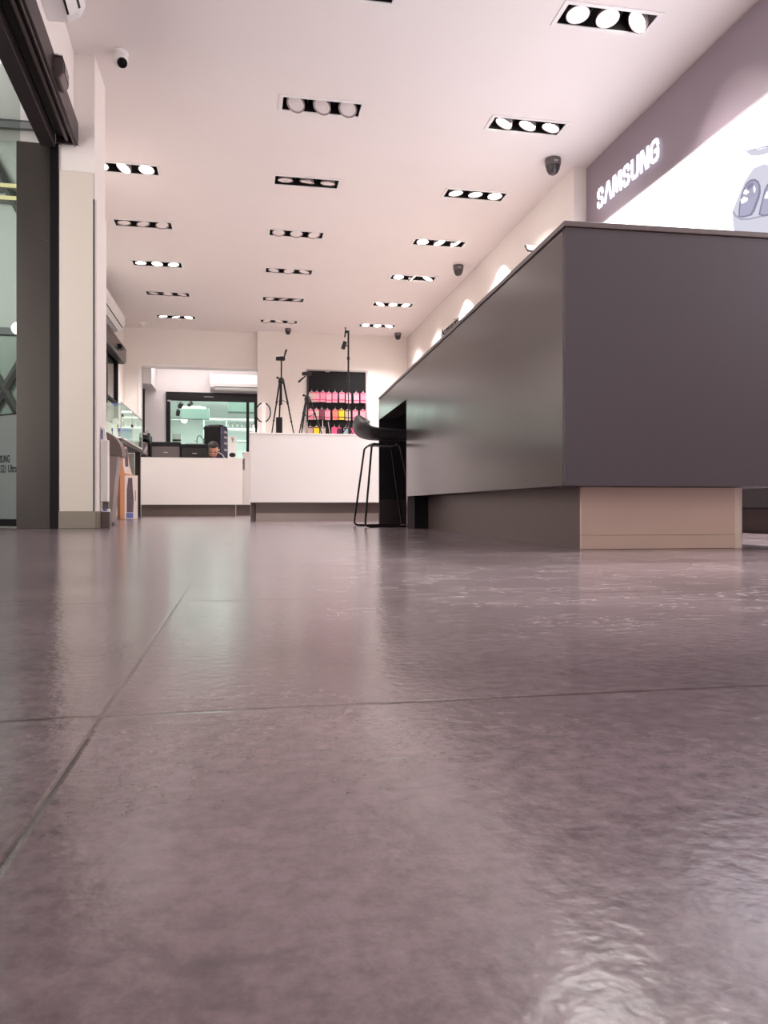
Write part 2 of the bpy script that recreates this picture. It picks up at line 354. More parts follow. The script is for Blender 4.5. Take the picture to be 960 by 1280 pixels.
# ------------------------------------------------------------------ entrance door
D1 = empty('door_1', (-0.985, 4.95, 0), math.radians(2.4), kind='structure')
MB().box(-0.022, 0.0, -4.9, 0, 2.335, 2.475).box(-0.125, -0.022, -4.9, 0, 2.445, 2.475).box(-0.125, -0.022, -0.02, 0, 2.335, 2.475).build('header', 'bronze', D1, bevel=0.004)
MB().box(-0.118, -0.024, -4.9, -0.022, 2.365, 2.443).build('header_track', 'black_metal', D1)
MB().box(-0.07, -0.05, -4.9, -0.022, 2.345, 2.365).box(-0.024, -0.016, -4.9, -0.002, 2.325, 2.335).build('track_rail', 'bronze_light', D1, bevel=0.003)
MB().box(-0.21, -0.125, -4.9, -0.03, 2.30, 2.40).build('upper_rail', 'bronze', D1, bevel=0.004)
MB().box(-0.165, -0.115, 0.005, 0.04, 0, 2.34).build('door_post', 'black_metal', D1, bevel=0.003)
j = MB().box(-0.355, -0.165, 0.02, 0.05, 0, 2.34).build('jamb_panel', 'steel', D1, bevel=0.002)
sm = MB()
for z in (0.045, 0.68, 1.05, 1.31, 1.75): sm.lathe([(0.004, 0), (0.003, 0.002)], 10, T(-0.178, 0.02, z) @ R(PI / 2, 'X'))
sm.build('screw', 'chrome', D1)
s = empty('door_sensor', (-0.965, 4.27, 2.40), math.radians(2.4), 'dark grey motion sensor with chrome bracket on the entrance door header', 'sensor')
MB().prism([(0.0, -0.05), (0.035, -0.06), (0.055, -0.03), (0.055, 0.035), (0.03, 0.055), (0.0, 0.055)], -0.075, 0.075, 'xz').build('sensor_body', 'bronze_light', s, bevel=0.006)
MB().box(0.054, 0.058, -0.06, 0.06, -0.022, 0.028).build('sensor_window', 'black_gloss', s)
MB().box(-0.006, 0.03, -0.09, -0.077, 0.052, 0.06).box(-0.008, 0.05, -0.08, 0.08, 0.056, 0.061).build('mount_bracket', 'chrome', s)

# shop window beyond the door, with its frosted film and lettering
W1 = empty('window_1', (-1.345, 5.04, 0), math.radians(180 - 40.0), kind='structure')   # local +x runs away from the jamb
MB().box(0, 1.6, -0.005, 0.005, 0.055, 2.9).build('glass_pane', 'glass_door', W1)
MB().box(0, 1.6, -0.02, 0.02, 0.012, 0.055).box(0, 1.6, -0.012, 0.012, 0.70, 0.707).build('window_frame', 'black', W1)
MB().box(0.0, 1.6, -0.004, 0.009, 0.057, 0.70).build('frosted_film', 'film', W1)
MX = Matrix(((-1, 0, 0, 0), (0, 0, 1, 0), (0, 1, 0, 0), (0, 0, 0, 1)))
text_mesh('lettering', 'SAMSUNG', 0.062, 'ink', W1, T(0.245, 0.0095, 0.408) @ MX, 0.0008, 0.58, 0.0012)
text_mesh('lettering', 'Galaxy S21 Ultra', 0.068, 'ink', W1, T(0.300, 0.0095, 0.345) @ MX, 0.0008, 0.62, 0.0006)

# ------------------------------------------------------------------ mall outside the entrance
struct('wall_mall_end', MB().box(-6.4, -2.0, 9.4, 9.5, 0, 4.4), 'mall_grey')
struct('wall_mall_left', MB().box(-6.5, -6.4, -3, 9.5, 0, 4.4), 'mall_grey')
struct('ceiling_mall', MB().box(-6.5, -1.6, -3, 9.5, 4.3, 4.4), 'wall_cool')
wm = empty('window_4', (-2.7, 9.38, 0), kind='structure')
MB().box(-1.6, 0.6, -0.02, 0.0, 0.0, 2.1).build('glass_pane', 'mall_green', wm)
mm = MB()
mm.box(-1.6, 0.6, -0.05, -0.02, 2.08, 2.16).box(-0.3, -0.22, -0.05, -0.02, 0, 2.1)
for a, b in (((-0.25, 0.9), (0.35, 2.0)), ((-0.25, 2.0), (0.35, 0.9))): mm.tube([(a[0], -0.05, a[1]), (b[0], -0.05, b[1])], 0.05, 6)
mm.build('mullion', 'mall_dark', wm)
struct('trim_6', MB().tube([(-3.3, 9.3, 5.0), (-2.2, 9.3, 2.95)], 0.05, 6).tube([(-3.1, 8.9, 4.25), (-2.05, 8.9, 4.28)], 0.06, 6), 'mall_dark')
for q, (y, z) in enumerate(((9.2, 3.72), (9.25, 3.60))):
    tl = empty('mall_tube_light', (-2.9, y, z), 0, ('upper' if q == 0 else 'lower') + ' yellow tube light seen through the shop window glass', 'light', 'yellow tubes outside the entrance')
    MB().tube([(-1.0, 0, 0), (0.55, 0, 0)], 0.022, 8).build('tube', 'yellow_tube', tl); MB().box(-1.0, 0.55, 0.02, 0.15, -0.02, 0.02).build('tube_mount', 'mall_grey', tl)
for q, (x, z) in enumerate(((-2.38, 2.52), (-2.50, 2.15))):
    tl = empty('reflection_disc', (x, 9.33, z), 0, ('higher' if q == 0 else 'lower') + ' round white disc standing in for a lamp reflection in the shop window glass', 'light', 'white lamps outside the entrance')  # glowing discs stand in for ceiling light reflections in the glass
    MB().lathe([(0.07, 0), (0.07, 0.03)], 20, R(PI / 2, 'X')).build('lamp_face', 'mall_lamp', tl); MB().lathe([(0.075, 0), (0.07, -0.05)], 20, R(PI / 2, 'X')).build('lamp_body', 'mall_dark', tl)

# ------------------------------------------------------------------ recessed ceiling lights
def lamp_mb(part):
    if part == 'lamp': return MB().lathe([(0.03, 0.055), (0.05, 0.045), (0.063, 0.012), (0.066, 0.0), (0.058, 0.0), (0.056, 0.006)], 28, cap=False)
    return MB().lathe([(0.0565, 0.006), (0.04, 0.002), (0.018, 0.0), (0.001, 0.0)], 28)
def make_fixture(lit):
    t = empty('recessed_ceiling_light', (0, 0, 0))
    w = 0.026
    MB().box(-HL - w, HL + w, -HW - w, -HW, -0.005, 0.0).box(-HL - w, HL + w, HW, HW + w, -0.005, 0.0).box(-HL - w, -HL, -HW, HW, -0.005, 0.0).box(HL, HL + w, -HW, HW, -0.005, 0.0).build('trim_frame', 'white_plastic', t)
    h = 0.13
    MB().box(-HL, HL, -HW, -HW + 0.003, 0, h).box(-HL, HL, HW - 0.003, HW, 0, h).box(-HL, -HL + 0.003, -HW, HW, 0, h).box(HL - 0.003, HL, -HW, HW, 0, h).box(-HL, HL, -HW, HW, h, h + 0.004).box(-0.092, -0.088, -HW, HW, 0.04, h).box(0.088, 0.092, -HW, HW, 0.04, h).build('housing', 'black', t)
    for k in range(3):
        l = lamp_mb('lamp').build('lamp', 'lamp_ring', t, smooth=True, loc=((k - 1) * 0.18, -0.012, -0.007))
        lamp_mb('lens').build('lens', 'lamp_on' if lit else 'lens_off', l, smooth=True)
    return t
F_ON, F_OFF = make_fixture(True), make_fixture(False)
used = {True: False, False: False}
LIT_LEFT = {6.57, 9.10, 11.61}
LAMP_W = 40.0
def spot(name, loc, aim, energy, size, blend, col, rad=0.05, parent=None):
    l = bpy.data.lights.new(name, 'SPOT'); l.energy = energy; l.spot_size = math.radians(size); l.spot_blend = blend; l.color = col; l.shadow_soft_size = rad
    o = bpy.data.objects.new(name, l); COL.objects.link(o); o.location = loc
    o.rotation_euler = (Vector(aim) - Vector(loc)).to_track_quat('-Z', 'Y').to_euler()
    return o
TILT = {}   # (column, y) -> tilt of each lamp (about x, about y) in degrees
TILT[('right', 4.06)] = [(-10, 0), (-14, 0), (0, 48)]
TILT[('right', 5.31)] = [(6, 26), (5, 22), (4, 16)]
TILT[('right', 6.57)] = [(0, -6), (0, -4), (-6, 0)]
TILT[('right', 7.84)] = [(-8, 0), (-8, -18), (-4, -26)]
TILT[('right', 9.10)] = [(-8, 0), (0, -40), (0, 22)]
TILT[('right', 10.36)] = [(-6, 20), (-6, 0), (-8, -6)]
TILT[('right', 11.61)] = [(-8, 0), (-8, 0), (-6, 12)]
TILT[('middle', 5.31)] = [(-26, 22), (-22, 26), (-28, 18)]
TILT[('middle', 6.57)] = [(8, 0), (14, 6), (8, 4)]
TILT[('left', 6.57)] = [(-10, 0), (-14, 26), (-12, 4)]
for c, y in slots:
    lit = c == 'right' or (c == 'left' and y in LIT_LEFT)
    src = F_ON if lit else F_OFF
    o = src if not used[lit] else copy_tree(src)
    used[lit] = True
    o.location = (FX_X[c], y, ZC)
    if y < 3.5:
        lab = f"{'lit' if lit else 'unlit'} ceiling light above the frame, {ORD(round((4.06 - y) / PITCH) - 1)} past its edge in the {c} row"
    else:
        n = FX_Y.index(y) if c != 'left' else FX_Y.index(y) - 2
        lab = f"{'lit' if lit else 'unlit'} recessed ceiling light with three lamps, {ORD(n)} from the camera in the {c} row"
    tag(o, lab, 'ceiling light', f'recessed ceiling lights in the {c} row')
    tl = TILT.get((c, y)) or [(random.uniform(-14, 6), random.uniform(-12, 12)) for _ in range(3)]
    lamps = [ch for ch in o.children if ch.name.startswith('lamp')]
    lamps.sort(key=lambda a: a.location.x)
    for ch, (ax, ay) in zip(lamps, tl): ch.rotation_euler = (math.radians(ax), math.radians(ay), 0)
    if lit:
        e = LAMP_W * ((1.6 if y < 2 else 3.0 if y < 3 else 2.1 if y < 4.5 else 1.3 if y < 6 else 2.1) if c == 'right' else 1.85)
        for k in (-1, 0, 1):
            spot('downlight_beam', (FX_X[c] + k * 0.18, y, ZC - 0.012), (FX_X[c] + k * 0.18 + 0.05 * k, y - 0.1, 0), e, 118, 0.7, (1.0, 0.97, 0.95), 0.055)

# tilted lamps that wash the right wall and the sign
for y, yy, z in ((7.84, 7.6, 1.9), (9.10, 8.9, 1.9)):
    spot('wall_wash_beam', (2.215, y, ZC - 0.012), (2.66, yy, z + 0.25), 230, 58, 0.3, (1.0, 0.93, 0.88), 0.03)
spot('wall_wash_beam', (2.215, 4.06, ZC - 0.012), (2.77, 3.95, 2.2), 30, 60, 0.5, (1.0, 0.9, 0.84), 0.03)

for k in (-1, 0, 1):   # the second fixtures' lamps lean towards the white desk counter
    spot('desk_beam', (FX_X['right'] + k * 0.18, 5.31, ZC - 0.014), (0.85 + 0.2 * k, 6.79, 0.35), 45, 52, 0.8, (1.0, 0.95, 0.93), 0.055)
# ------------------------------------------------------------------ ceiling cameras and detector
def dome(x, y, label, k=1.0):
    t = empty('ceiling_camera', (x, y, ZC), 0, label, 'security camera', 'dark security cameras on the ceiling')
    t.scale = (k, k, k)
    MB().lathe([(0.056, 0.0), (0.058, -0.012), (0.056, -0.045), (0.052, -0.05)], 24).build('housing', 'dome_dark', t, smooth=True)
    MB().lathe([(0.051, -0.05), (0.046, -0.078), (0.034, -0.1), (0.016, -0.112), (0.002, -0.115)], 24).build('dome', 'dome_glass', t, smooth=True)
    MB().box(-0.015, 0.015, -0.0585, -0.056, -0.036, -0.026).build('badge', 'grey_plastic', t)
dome(2.436, 5.78, 'dark dome security camera on the ceiling close to the lit sign panel', 1.12)
dome(2.445, 8.54, 'dark dome security camera on the ceiling above the middle of the long dark counter', 1.05)
dome(2.448, 12.05, 'dark dome security camera in the far right ceiling corner', 0.95)
dome(0.70, 12.05, 'small dark dome camera above the left tripod near the back wall', 0.85)
t = empty('turret_camera', (-0.735, 4.90, ZC), 0, 'white ball security camera on the ceiling beside the left pillar', 'security camera')
MB().lathe([(0.05, 0), (0.052, -0.012), (0.044, -0.022)], 24).build('mount', 'white_plastic', t, smooth=True)
MB().ell((0.004, -0.006, -0.05), (0.046, 0.046, 0.046)).build('ball', 'white_plastic', t, smooth=True)
mx = T(0.004, -0.006, -0.05) @ R(math.radians(118), 'X') @ R(math.radians(0), 'Y')
MB().lathe([(0.03, 0.034), (0.03, 0.047), (0.022, 0.049), (0.012, 0.047)], 20, T(0.004, -0.006, -0.05) @ Vector((0.35, -0.62, -0.7)).to_track_quat('Z', 'Y').to_matrix().to_4x4()).build('lens', 'black_gloss', t, smooth=True)
t = empty('smoke_detector', (-1.476, 12.05, ZC), 0, 'small white smoke detector on the ceiling near the far left corner', 'smoke detector')
MB().lathe([(0.062, 0), (0.062, -0.016), (0.05, -0.022)], 24).build('base', 'white_plastic', t, smooth=True)
MB().lathe([(0.046, -0.022), (0.04, -0.05), (0.022, -0.062), (0.004, -0.064)], 24).build('cover', 'white_plastic', t, smooth=True)
MB().lathe([(0.0435, -0.026), (0.0425, -0.04)], 24).build('vent_slot', 'dome_dark', t)

# ------------------------------------------------------------------ air conditioners
def aircon(loc, rz, L, label, H=0.3, Dp=0.22):
    """Back plate at local y=0, front towards -y, L long in x, z from -H to 0."""
    t = empty('air_conditioner', loc, rz, label, 'air conditioner', 'white wall air conditioners')
    prof = [(0, 0), (-Dp * 0.8, 0), (-Dp, -0.05), (-Dp, -H * 0.62), (-Dp * 0.9, -H * 0.82), (-Dp * 0.62, -H * 0.97), (-Dp * 0.2, -H), (0, -H * 0.96)]
    MB().prism(prof, -L / 2, L / 2, 'yz').build('body', 'white_plastic', t, bevel=0.008)
    MB().prism([(-Dp - 0.004, -0.055), (-Dp - 0.004, -H * 0.60), (-Dp - 0.001, -H * 0.60), (-Dp - 0.001, -0.055)], -L / 2 + 0.03, L / 2 - 0.03, 'yz').build('front_panel', 'white_plastic', t, bevel=0.002)
    MB().prism([(-Dp * 0.93 - 0.002, -H * 0.79), (-Dp * 0.64, -H * 0.975), (-Dp * 0.60, -H * 0.94), (-Dp * 0.88, -H * 0.78)], -L / 2 + 0.07, L / 2 - 0.07, 'yz').build('air_outlet', 'black', t)
    MB().prism([(-Dp * 0.86, -H * 0.88), (-Dp * 0.70, -H * 1.0), (-Dp * 0.69, -H * 0.985), (-Dp * 0.85, -H * 0.865)], -L / 2 + 0.075, L / 2 - 0.075, 'yz').build('louvre', 'white_plastic', t)
    MB().box(-L / 2 + 0.05, L / 2 - 0.05, -Dp * 0.8, -Dp * 0.15, 0.0, 0.006).build('intake_grille', 'grey_plastic', t)
    return t
aircon((-0.985, 3.69, 2.862), math.radians(90 + 2.4), 0.95, 'white air conditioner over the entrance door at the top left', 0.255, 0.21)
aircon((-1.81, 10.15, 2.75), PI / 2, 1.5, 'white air conditioner high on the left wall past the pillar', 0.26, 0.24)
aircon((-0.06, 13.4, 2.37), 0, 0.95, 'white air conditioner above the dark framed window in the back recess', 0.28, 0.2)

# ------------------------------------------------------------------ long dark counter on the right
CT = empty('service_counter', (0.913, 2.077, 0), math.radians(-1.6), 'long dark grey service counter with beige plinth end at the right', 'counter')
ZB, ZT, W, L0, L1 = 0.196, 0.957, 0.86, 2.47, 3.645
MB().box(0.0, 0.018, 0.0185, L0 - 0.006, ZB, ZT - 0.022).build('side_panel', 'counter_side', CT)
MB().box(0.0, W, 0.0, 0.018, ZB, ZT - 0.022).build('end_panel', 'counter_end', CT)
MB().box(0.018, W, 0.018, L0 - 0.006, ZB + 0.002, ZB + 0.02).box(W - 0.018, W, 0.018, L0 - 0.006, ZB, ZT - 0.022).build('carcass', 'counter_end', CT)
MB().box(-0.004, W + 0.004, -0.004, L1, ZT - 0.016, ZT).box(0.004, W - 0.004, 0.004, L1 - 0.006, ZT - 0.022, ZT - 0.016).build('worktop', 'counter_top', CT, bevel=0.0015)
MB().box(0.0, 0.045, L0 - 0.004, L0 + 0.03, 0.0, ZT - 0.022).build('post', 'counter_side', CT)
MB().box(0.0, 0.018, L0 + 0.03, L1, 0.795, ZT - 0.022).box(0.0, 0.12, L0 + 0.03, L1, 0.787, 0.795).build('fascia', 'counter_side', CT)
MB().box(0.0, W, L1 - 0.03, L1, 0.0, ZT - 0.022).build('far_end_panel', 'cavity', CT)
MB().box(0.0, W, L1 - 0.034, L1 - 0.03, 0.0, 0.185).build('kick_plate', 'bronze', CT)
MB().box(0.5, 0.52, L0 + 0.03, L1 - 0.03, 0.0, 0.787).box(0.045, 0.5, L0 + 0.012, L0 + 0.03, 0.0, 0.787).build('back_panel', 'cavity', CT)
# plinth
PX0, PY0, PX1 = 0.13, 0.188, 0.695
MB().box(PX0, PX0 + 0.012, PY0 + 0.012, L0, 0, ZB).build('plinth_side', 'plinth', CT)
MB().box(PX0, PX1 - 0.04, PY0, PY0 + 0.012, 0.045, ZB).box(PX0, PX1 - 0.04, PY0 + 0.001, PY0 + 0.012, 0.001, 0.044).build('plinth_front', 'beige_panel', CT)
MB().prism([(PX1 - 0.04, PY0 + 0.012), (PX1 - 0.04, PY0)] + [(PX1 - 0.03 + 0.03 * math.sin(a), PY0 + 0.03 - 0.03 * math.cos(a)) for a in [i * PI / 16 for i in range(9)]] + [(PX1, 1.2), (PX1 - 0.012, 1.2), (PX1 - 0.012, PY0 + 0.04), (PX1 - 0.03, PY0 + 0.012)], 0.0, ZB).build('plinth_corner', 'beige_edge', CT, smooth=True)
# small phone stand near the left edge of the worktop
t = empty('phone_stand', (0.985, 2.50, ZT), math.radians(100), 'tiny pale phone stand peeking over the long dark counter edge', 'phone stand')
MB().box(-0.025, 0.03, -0.03, 0.03, 0, 0.012).box(0.0, 0.01, -0.008, 0.008, 0.012, 0.072).build('stand_base', 'grey_plastic', t, bevel=0.003)
MB().box(-0.004, 0.004, -0.03, 0.03, 0.0, 0.035, T(-0.008, 0, 0.05) @ R(math.radians(40), 'Y')).build('phone', 'dome_dark', t, bevel=0.003)
# wall cabinets behind the counter along the right wall
t = empty('wall_cabinet', (2.5, 3.9, 0), 0, 'low dark cabinet along the right wall behind the long dark counter', 'cabinet')
MB().box(0.04, 0.272, -2.2, 1.9, 0, 0.12).build('plinth', 'plinth', t); MB().box(0.0, 0.272, -2.2, 1.9, 0.12, 0.86).build('body', 'counter_end', t)
MB().box(-0.01, 0.272, -2.21, 1.91, 0.86, 0.89).build('worktop', 'counter_top', t)
for k in range(4):
    d = MB().box(-0.016, -0.001, -2.19 + k * 1.02, -1.19 + k * 1.02, 0.13, 0.85).build('door', 'counter_side', t)
    MB().box(-0.03, -0.0165, -1.26 + k * 1.02, -1.245 + k * 1.02, 0.55, 0.72).build('handle', 'chrome', d)

# ------------------------------------------------------------------ lit sign and lightbox on the near right wall
t = empty('sign_panel', (2.78, 3.2, 2.347), 0, 'dark grey fascia with glowing white block lettering along the right wall', 'sign')
MB().box(-0.02, 0.0, -2.6, 2.66, 0.0, 0.54).build('backboard', 'sign_panel', t)
def letters():
    S = [(0.92, 0.74), (0.86, 0.9), (0.7, 1.0), (0.3, 1.0), (0.12, 0.9), (0.1, 0.7), (0.22, 0.58), (0.78, 0.42), (0.9, 0.3), (0.88, 0.1), (0.7, 0), (0.3, 0), (0.12, 0.1), (0.08, 0.26)]
    A = [(0.0, 0.0), (0.42, 1.0), (0.58, 1.0), (1.0, 0.0)]
    M = [(0.0, 0.0), (0.05, 1.0), (0.22, 1.0), (0.5, 0.1), (0.78, 1.0), (0.95, 1.0), (1.0, 0.0)]
    U = [(0.05, 1.0), (0.05, 0.22), (0.2, 0.04), (0.5, 0.0), (0.8, 0.04), (0.95, 0.22), (0.95, 1.0)]
    Nn = [(0.05, 0.0), (0.05, 1.0), (0.22, 1.0), (0.78, 0.0), (0.95, 0.0), (0.95, 1.0)]
    G = [(0.95, 0.74), (0.86, 0.92), (0.65, 1.0), (0.35, 1.0), (0.12, 0.9), (0.05, 0.7), (0.05, 0.3), (0.12, 0.1), (0.35, 0), (0.7, 0), (0.92, 0.1), (0.95, 0.3), (0.95, 0.48), (0.58, 0.48)]
    return [(S, 0.78), (A, 0.86), (M, 1.05), (S, 0.78), (U, 0.82), (Nn, 0.86), (G, 0.84)]
# letters run towards the camera: local x of the text is world -y
BX = Matrix(((0, 0, -1, 0), (-1, 0, 0, 0), (0, 1, 0, 0), (0, 0, 0, 1)))
x = 0.0; hh = 0.13; gap = 0.037
tot = 0.92; raw = sum(w for _, w in letters())
k = (tot - gap * 6 - 0.03) / raw
for pts, w in letters():
    mx = T(-0.02, 5.625 - 3.2 - x, 0.128) @ BX
    MB().stroke([(p[0] * w * k, p[1] * hh) for p in pts], 0.0245, 0.012, 0.02, mx).build('letter', 'letter_glow', t)
    x += w * k + gap
t = empty('lightbox', (2.78, 3.2, 0.95), 0, 'large glowing white lightbox poster picturing a silver earbud case', 'lightbox')
MB().box(-0.028, 0.0, -2.62, 2.66, 0, 0.02).box(-0.028, 0.0, -2.62, 2.66, 1.385, 1.395).box(-0.028, 0.0, 2.65, 2.66, 0.02, 1.385).box(-0.028, 0.0, -2.62, -2.61, 0.02, 1.385).build('frame', 'grey_plastic', t)
MB().box(-0.02, 0.0, -2.61, 2.65, 0.02, 1.385).build('lit_panel', 'lightbox', t)
def blob(name, pts, m, lay):   # flat printed shape, pts in (world y, world z)
    MB().prism([(p[0] - 3.2, p[1] - 0.95) for p in pts], -0.0205 - 0.0006 * lay, -0.02, 'yz').build(name, m, t)
PRINT = {
    'case_out': [(3.922, 1.873), (3.947, 1.846), (3.963, 1.82), (3.96, 1.774), (3.949, 1.713), (3.931, 1.638), (3.508, 1.495), (3.479, 1.638), (3.493, 1.797), (3.552, 1.895), (3.693, 1.977), (3.775, 1.991), (3.851, 1.952)],
    'rim': [(3.96, 1.817), (3.935, 1.782), (3.886, 1.746), (3.808, 1.719), (3.733, 1.704), (3.661, 1.685), (3.552, 1.656), (3.552, 1.662), (3.661, 1.693), (3.733, 1.712), (3.808, 1.728), (3.882, 1.754), (3.926, 1.79), (3.954, 1.826)],
    'well': [(3.906, 1.771), (3.902, 1.82), (3.891, 1.861), (3.869, 1.903), (3.838, 1.932), (3.804, 1.939), (3.766, 1.928), (3.735, 1.903), (3.719, 1.869), (3.717, 1.836), (3.727, 1.808), (3.746, 1.782), (3.766, 1.752), (3.792, 1.737), (3.843, 1.747), (3.878, 1.756)],
    'well_in': [(3.891, 1.771), (3.886, 1.814), (3.878, 1.85), (3.856, 1.892), (3.83, 1.918), (3.798, 1.924), (3.766, 1.916), (3.743, 1.895), (3.733, 1.87), (3.735, 1.838), (3.746, 1.815), (3.762, 1.794), (3.781, 1.766), (3.804, 1.749), (3.847, 1.757)],
    'bud_top': [(3.878, 1.845), (3.856, 1.892), (3.83, 1.915), (3.798, 1.921), (3.766, 1.911), (3.748, 1.891), (3.743, 1.866), (3.751, 1.839), (3.775, 1.832), (3.808, 1.829), (3.843, 1.825), (3.869, 1.831)],
    'facet1': [(3.838, 1.902), (3.813, 1.88), (3.804, 1.871), (3.83, 1.865), (3.86, 1.883), (3.851, 1.896)],
    'facet2': [(3.882, 1.858), (3.851, 1.865), (3.817, 1.843), (3.821, 1.828), (3.851, 1.828), (3.873, 1.832)],
    'facet3': [(3.762, 1.89), (3.751, 1.866), (3.758, 1.847), (3.768, 1.857), (3.771, 1.88)],
    'facetd': [(3.826, 1.91), (3.798, 1.917), (3.768, 1.907), (3.775, 1.892), (3.8, 1.886), (3.817, 1.89)],
    'lid': [(3.878, 2.17), (3.856, 2.135), (3.826, 2.094), (3.792, 2.065), (3.75, 2.046), (3.693, 2.028), (3.629, 2.013), (3.552, 1.999), (3.552, 2.014), (3.661, 2.054), (3.725, 2.071), (3.792, 2.095), (3.834, 2.116), (3.856, 2.143)],
    'lidline': [(3.826, 2.11), (3.775, 2.088), (3.709, 2.069), (3.629, 2.045), (3.552, 2.022), (3.552, 2.03), (3.661, 2.064), (3.733, 2.082), (3.8, 2.105)],
    'well2': [(3.733, 1.718), (3.717, 1.76), (3.701, 1.797), (3.685, 1.834), (3.661, 1.856), (3.629, 1.859), (3.59, 1.843), (3.56, 1.81), (3.552, 1.77), (3.568, 1.724), (3.59, 1.68), (3.629, 1.679), (3.693, 1.695)],
    'well2in': [(3.715, 1.718), (3.702, 1.755), (3.688, 1.792), (3.672, 1.823), (3.651, 1.844), (3.626, 1.848), (3.594, 1.836), (3.569, 1.805), (3.565, 1.775), (3.578, 1.733), (3.601, 1.692), (3.635, 1.689), (3.689, 1.703)],
    'facet4': [(3.681, 1.789), (3.661, 1.814), (3.641, 1.811), (3.637, 1.783), (3.661, 1.776)],
}
for lay, (key, nm, m) in enumerate((('case_out', 'printed_case', 'bud_pale'), ('rim', 'printed_case', 'bud_line'), ('lid', 'printed_lid', 'bud_pale'), ('lidline', 'printed_lid', 'bud_soft'), ('well', 'printed_case', 'bud_dark'), ('well2', 'printed_case', 'bud_dark'),
        ('well_in', 'printed_earbud', 'bud_mid'), ('well2in', 'printed_earbud', 'bud_mid'), ('bud_top', 'printed_earbud', 'bud_line'), ('facetd', 'printed_earbud', 'bud_dark'), ('facet1', 'printed_earbud', 'bud_white'), ('facet2', 'printed_earbud', 'bud_white'), ('facet3', 'printed_earbud', 'bud_white'), ('facet4', 'printed_earbud', 'bud_white'))):
    blob(nm, PRINT[key], m, lay + 1)

# small raised lettering on the right wall further back
t = empty('wall_lettering', (2.66, 9.95, 2.43), 0, 'small dark word lettering on the right wall just above the long counter edge', 'lettering')
text_mesh('letters', 'Accessories', 0.135, 'black', t, T(-0.001, 0.15, 0.0) @ BX, 0.006, 1.28, 0.001)

# ------------------------------------------------------------------ white counters
t = empty('white_counter', (0.635, 6.79, 0), 0, 'white desk counter in front of the packet display on the back wall', 'counter')
MB().box(-0.568, 0.90, 0, 0.7, 0.168, 0.765).build('front_panel', 'white_gloss', t, bevel=0.002)
MB().box(-0.572, 0.905, -0.004, 0.704, 0.765, 0.778).build('worktop', 'white_gloss', t, bevel=0.002)
MB().box(-0.515, 0.86, 0.06, 0.66, 0.075, 0.168).build('plinth', 'plinth', t)
MB().box(-0.517, 0.862, 0.058, 0.662, 0.0, 0.075).build('skirting', 'plinth_pale', t)
MB().box(-0.56, -0.52, 0.3, 0.62, 0, 0.168).build('side_kick', 'plinth', t)
t = empty('white_counter', (-0.68, 10.85, 0), 0, 'low white counter on the left holding black boxes with a boy behind it', 'counter')
MB().box(-0.676, 0.682, 0, 0.5, 0.155, 0.785).build('front_panel', 'white_gloss', t, bevel=0.002)
MB().box(-0.68, 0.69, -0.004, 0.504, 0.785, 0.80).build('worktop', 'white_gloss', t, bevel=0.002)
MB().box(-0.676, 0.584, 0.05, 0.46, 0, 0.155).build('plinth', 'plinth', t)
MB().box(0.685, 0.712, 0.02, 0.06, 0.64, 0.80).build('end_bracket', 'dome_dark', t)
t = empty('white_cabinet', (0.12, 11.75, 0), 0, 'tall white cabinet between the two white counters in front of the window', 'cabinet')
MB().box(-0.112, 0.55, 0, 0.5, 0.155, 0.935).build('body', 'white_gloss', t, bevel=0.003); MB().box(-0.12, 0.56, -0.01, 0.51, 0.935, 0.952).build('worktop', 'white_gloss', t, bevel=0.003)
MB().box(-0.212, 0.5, 0.04, 0.46, 0, 0.155).build('plinth', 'plinth', t); MB().box(-0.212, -0.115, 0.02, 0.46, 0.155, 0.66).build('side_shelf', 'white_gloss', t)

# ------------------------------------------------------------------ packet display on the back wall
PB = empty('packet_display', (1.5, 12.3, 0.95), 0, 'black framed wall panel with rows of hanging pink packets', 'display panel')
MB().box(-0.474, 0.464, -0.012, 0.0, 0.0, 1.35).build('backboard', 'cavity', PB)
MB().box(-0.499, -0.474, -0.03, 0, 0, 1.372).box(0.464, 0.497, -0.03, 0, 0, 1.372).box(-0.474, 0.464, -0.03, 0, 1.35, 1.372).build('frame', 'grey_plastic', PB, bevel=0.002)
MB().box(-0.19, -0.12, -0.035, -0.012, 1.336, 1.35).build('panel_clip', 'grey_plastic', PB)
def pack(colour, band, h=0.165, w=0.087):
    t = empty('phone_case_pack', (0, 0, 0))
    MB().prism([(-w / 2, -h), (w / 2, -h), (w / 2, -0.012), (w / 2 - 0.012, 0), (-w / 2 + 0.012, 0), (-w / 2, -0.012)], -0.012, 0.012, 'xz').build('pack_body', 'pack_' + colour, t, bevel=0.003)
    MB().box(-w / 2 - 0.0005, w / 2 + 0.0005, -0.0135, 0.0, -h * 0.80, -h * 0.70).build('label_band', band, t)
    MB().box(-w / 2 + 0.006, w / 2 - 0.006, -0.0135, -0.011, -0.022, -0.006).build('header_card', band, t)
    MB().prism([(-0.014, 0), (0.014, 0), (0.010, 0.02), (-0.010, 0.02)], -0.003, 0.003, 'xz').build('hang_tab', 'clear_tab', t)
    return t
PROT = {}
def put_pack(colour, band, x, z, label, grp, h=0.165):
    key = (colour, band)
    if key not in PROT:
        o = PROT[key] = pack(colour, band, h)
    else: o = copy_tree(PROT[key])
    o.location = (x, 12.235 + random.uniform(-0.006, 0.006), z)
    o.rotation_euler = (0, random.uniform(-0.03, 0.03), random.uniform(-0.15, 0.15))
    tag(o, label, 'phone case pack', grp)
    return o
hooks = []
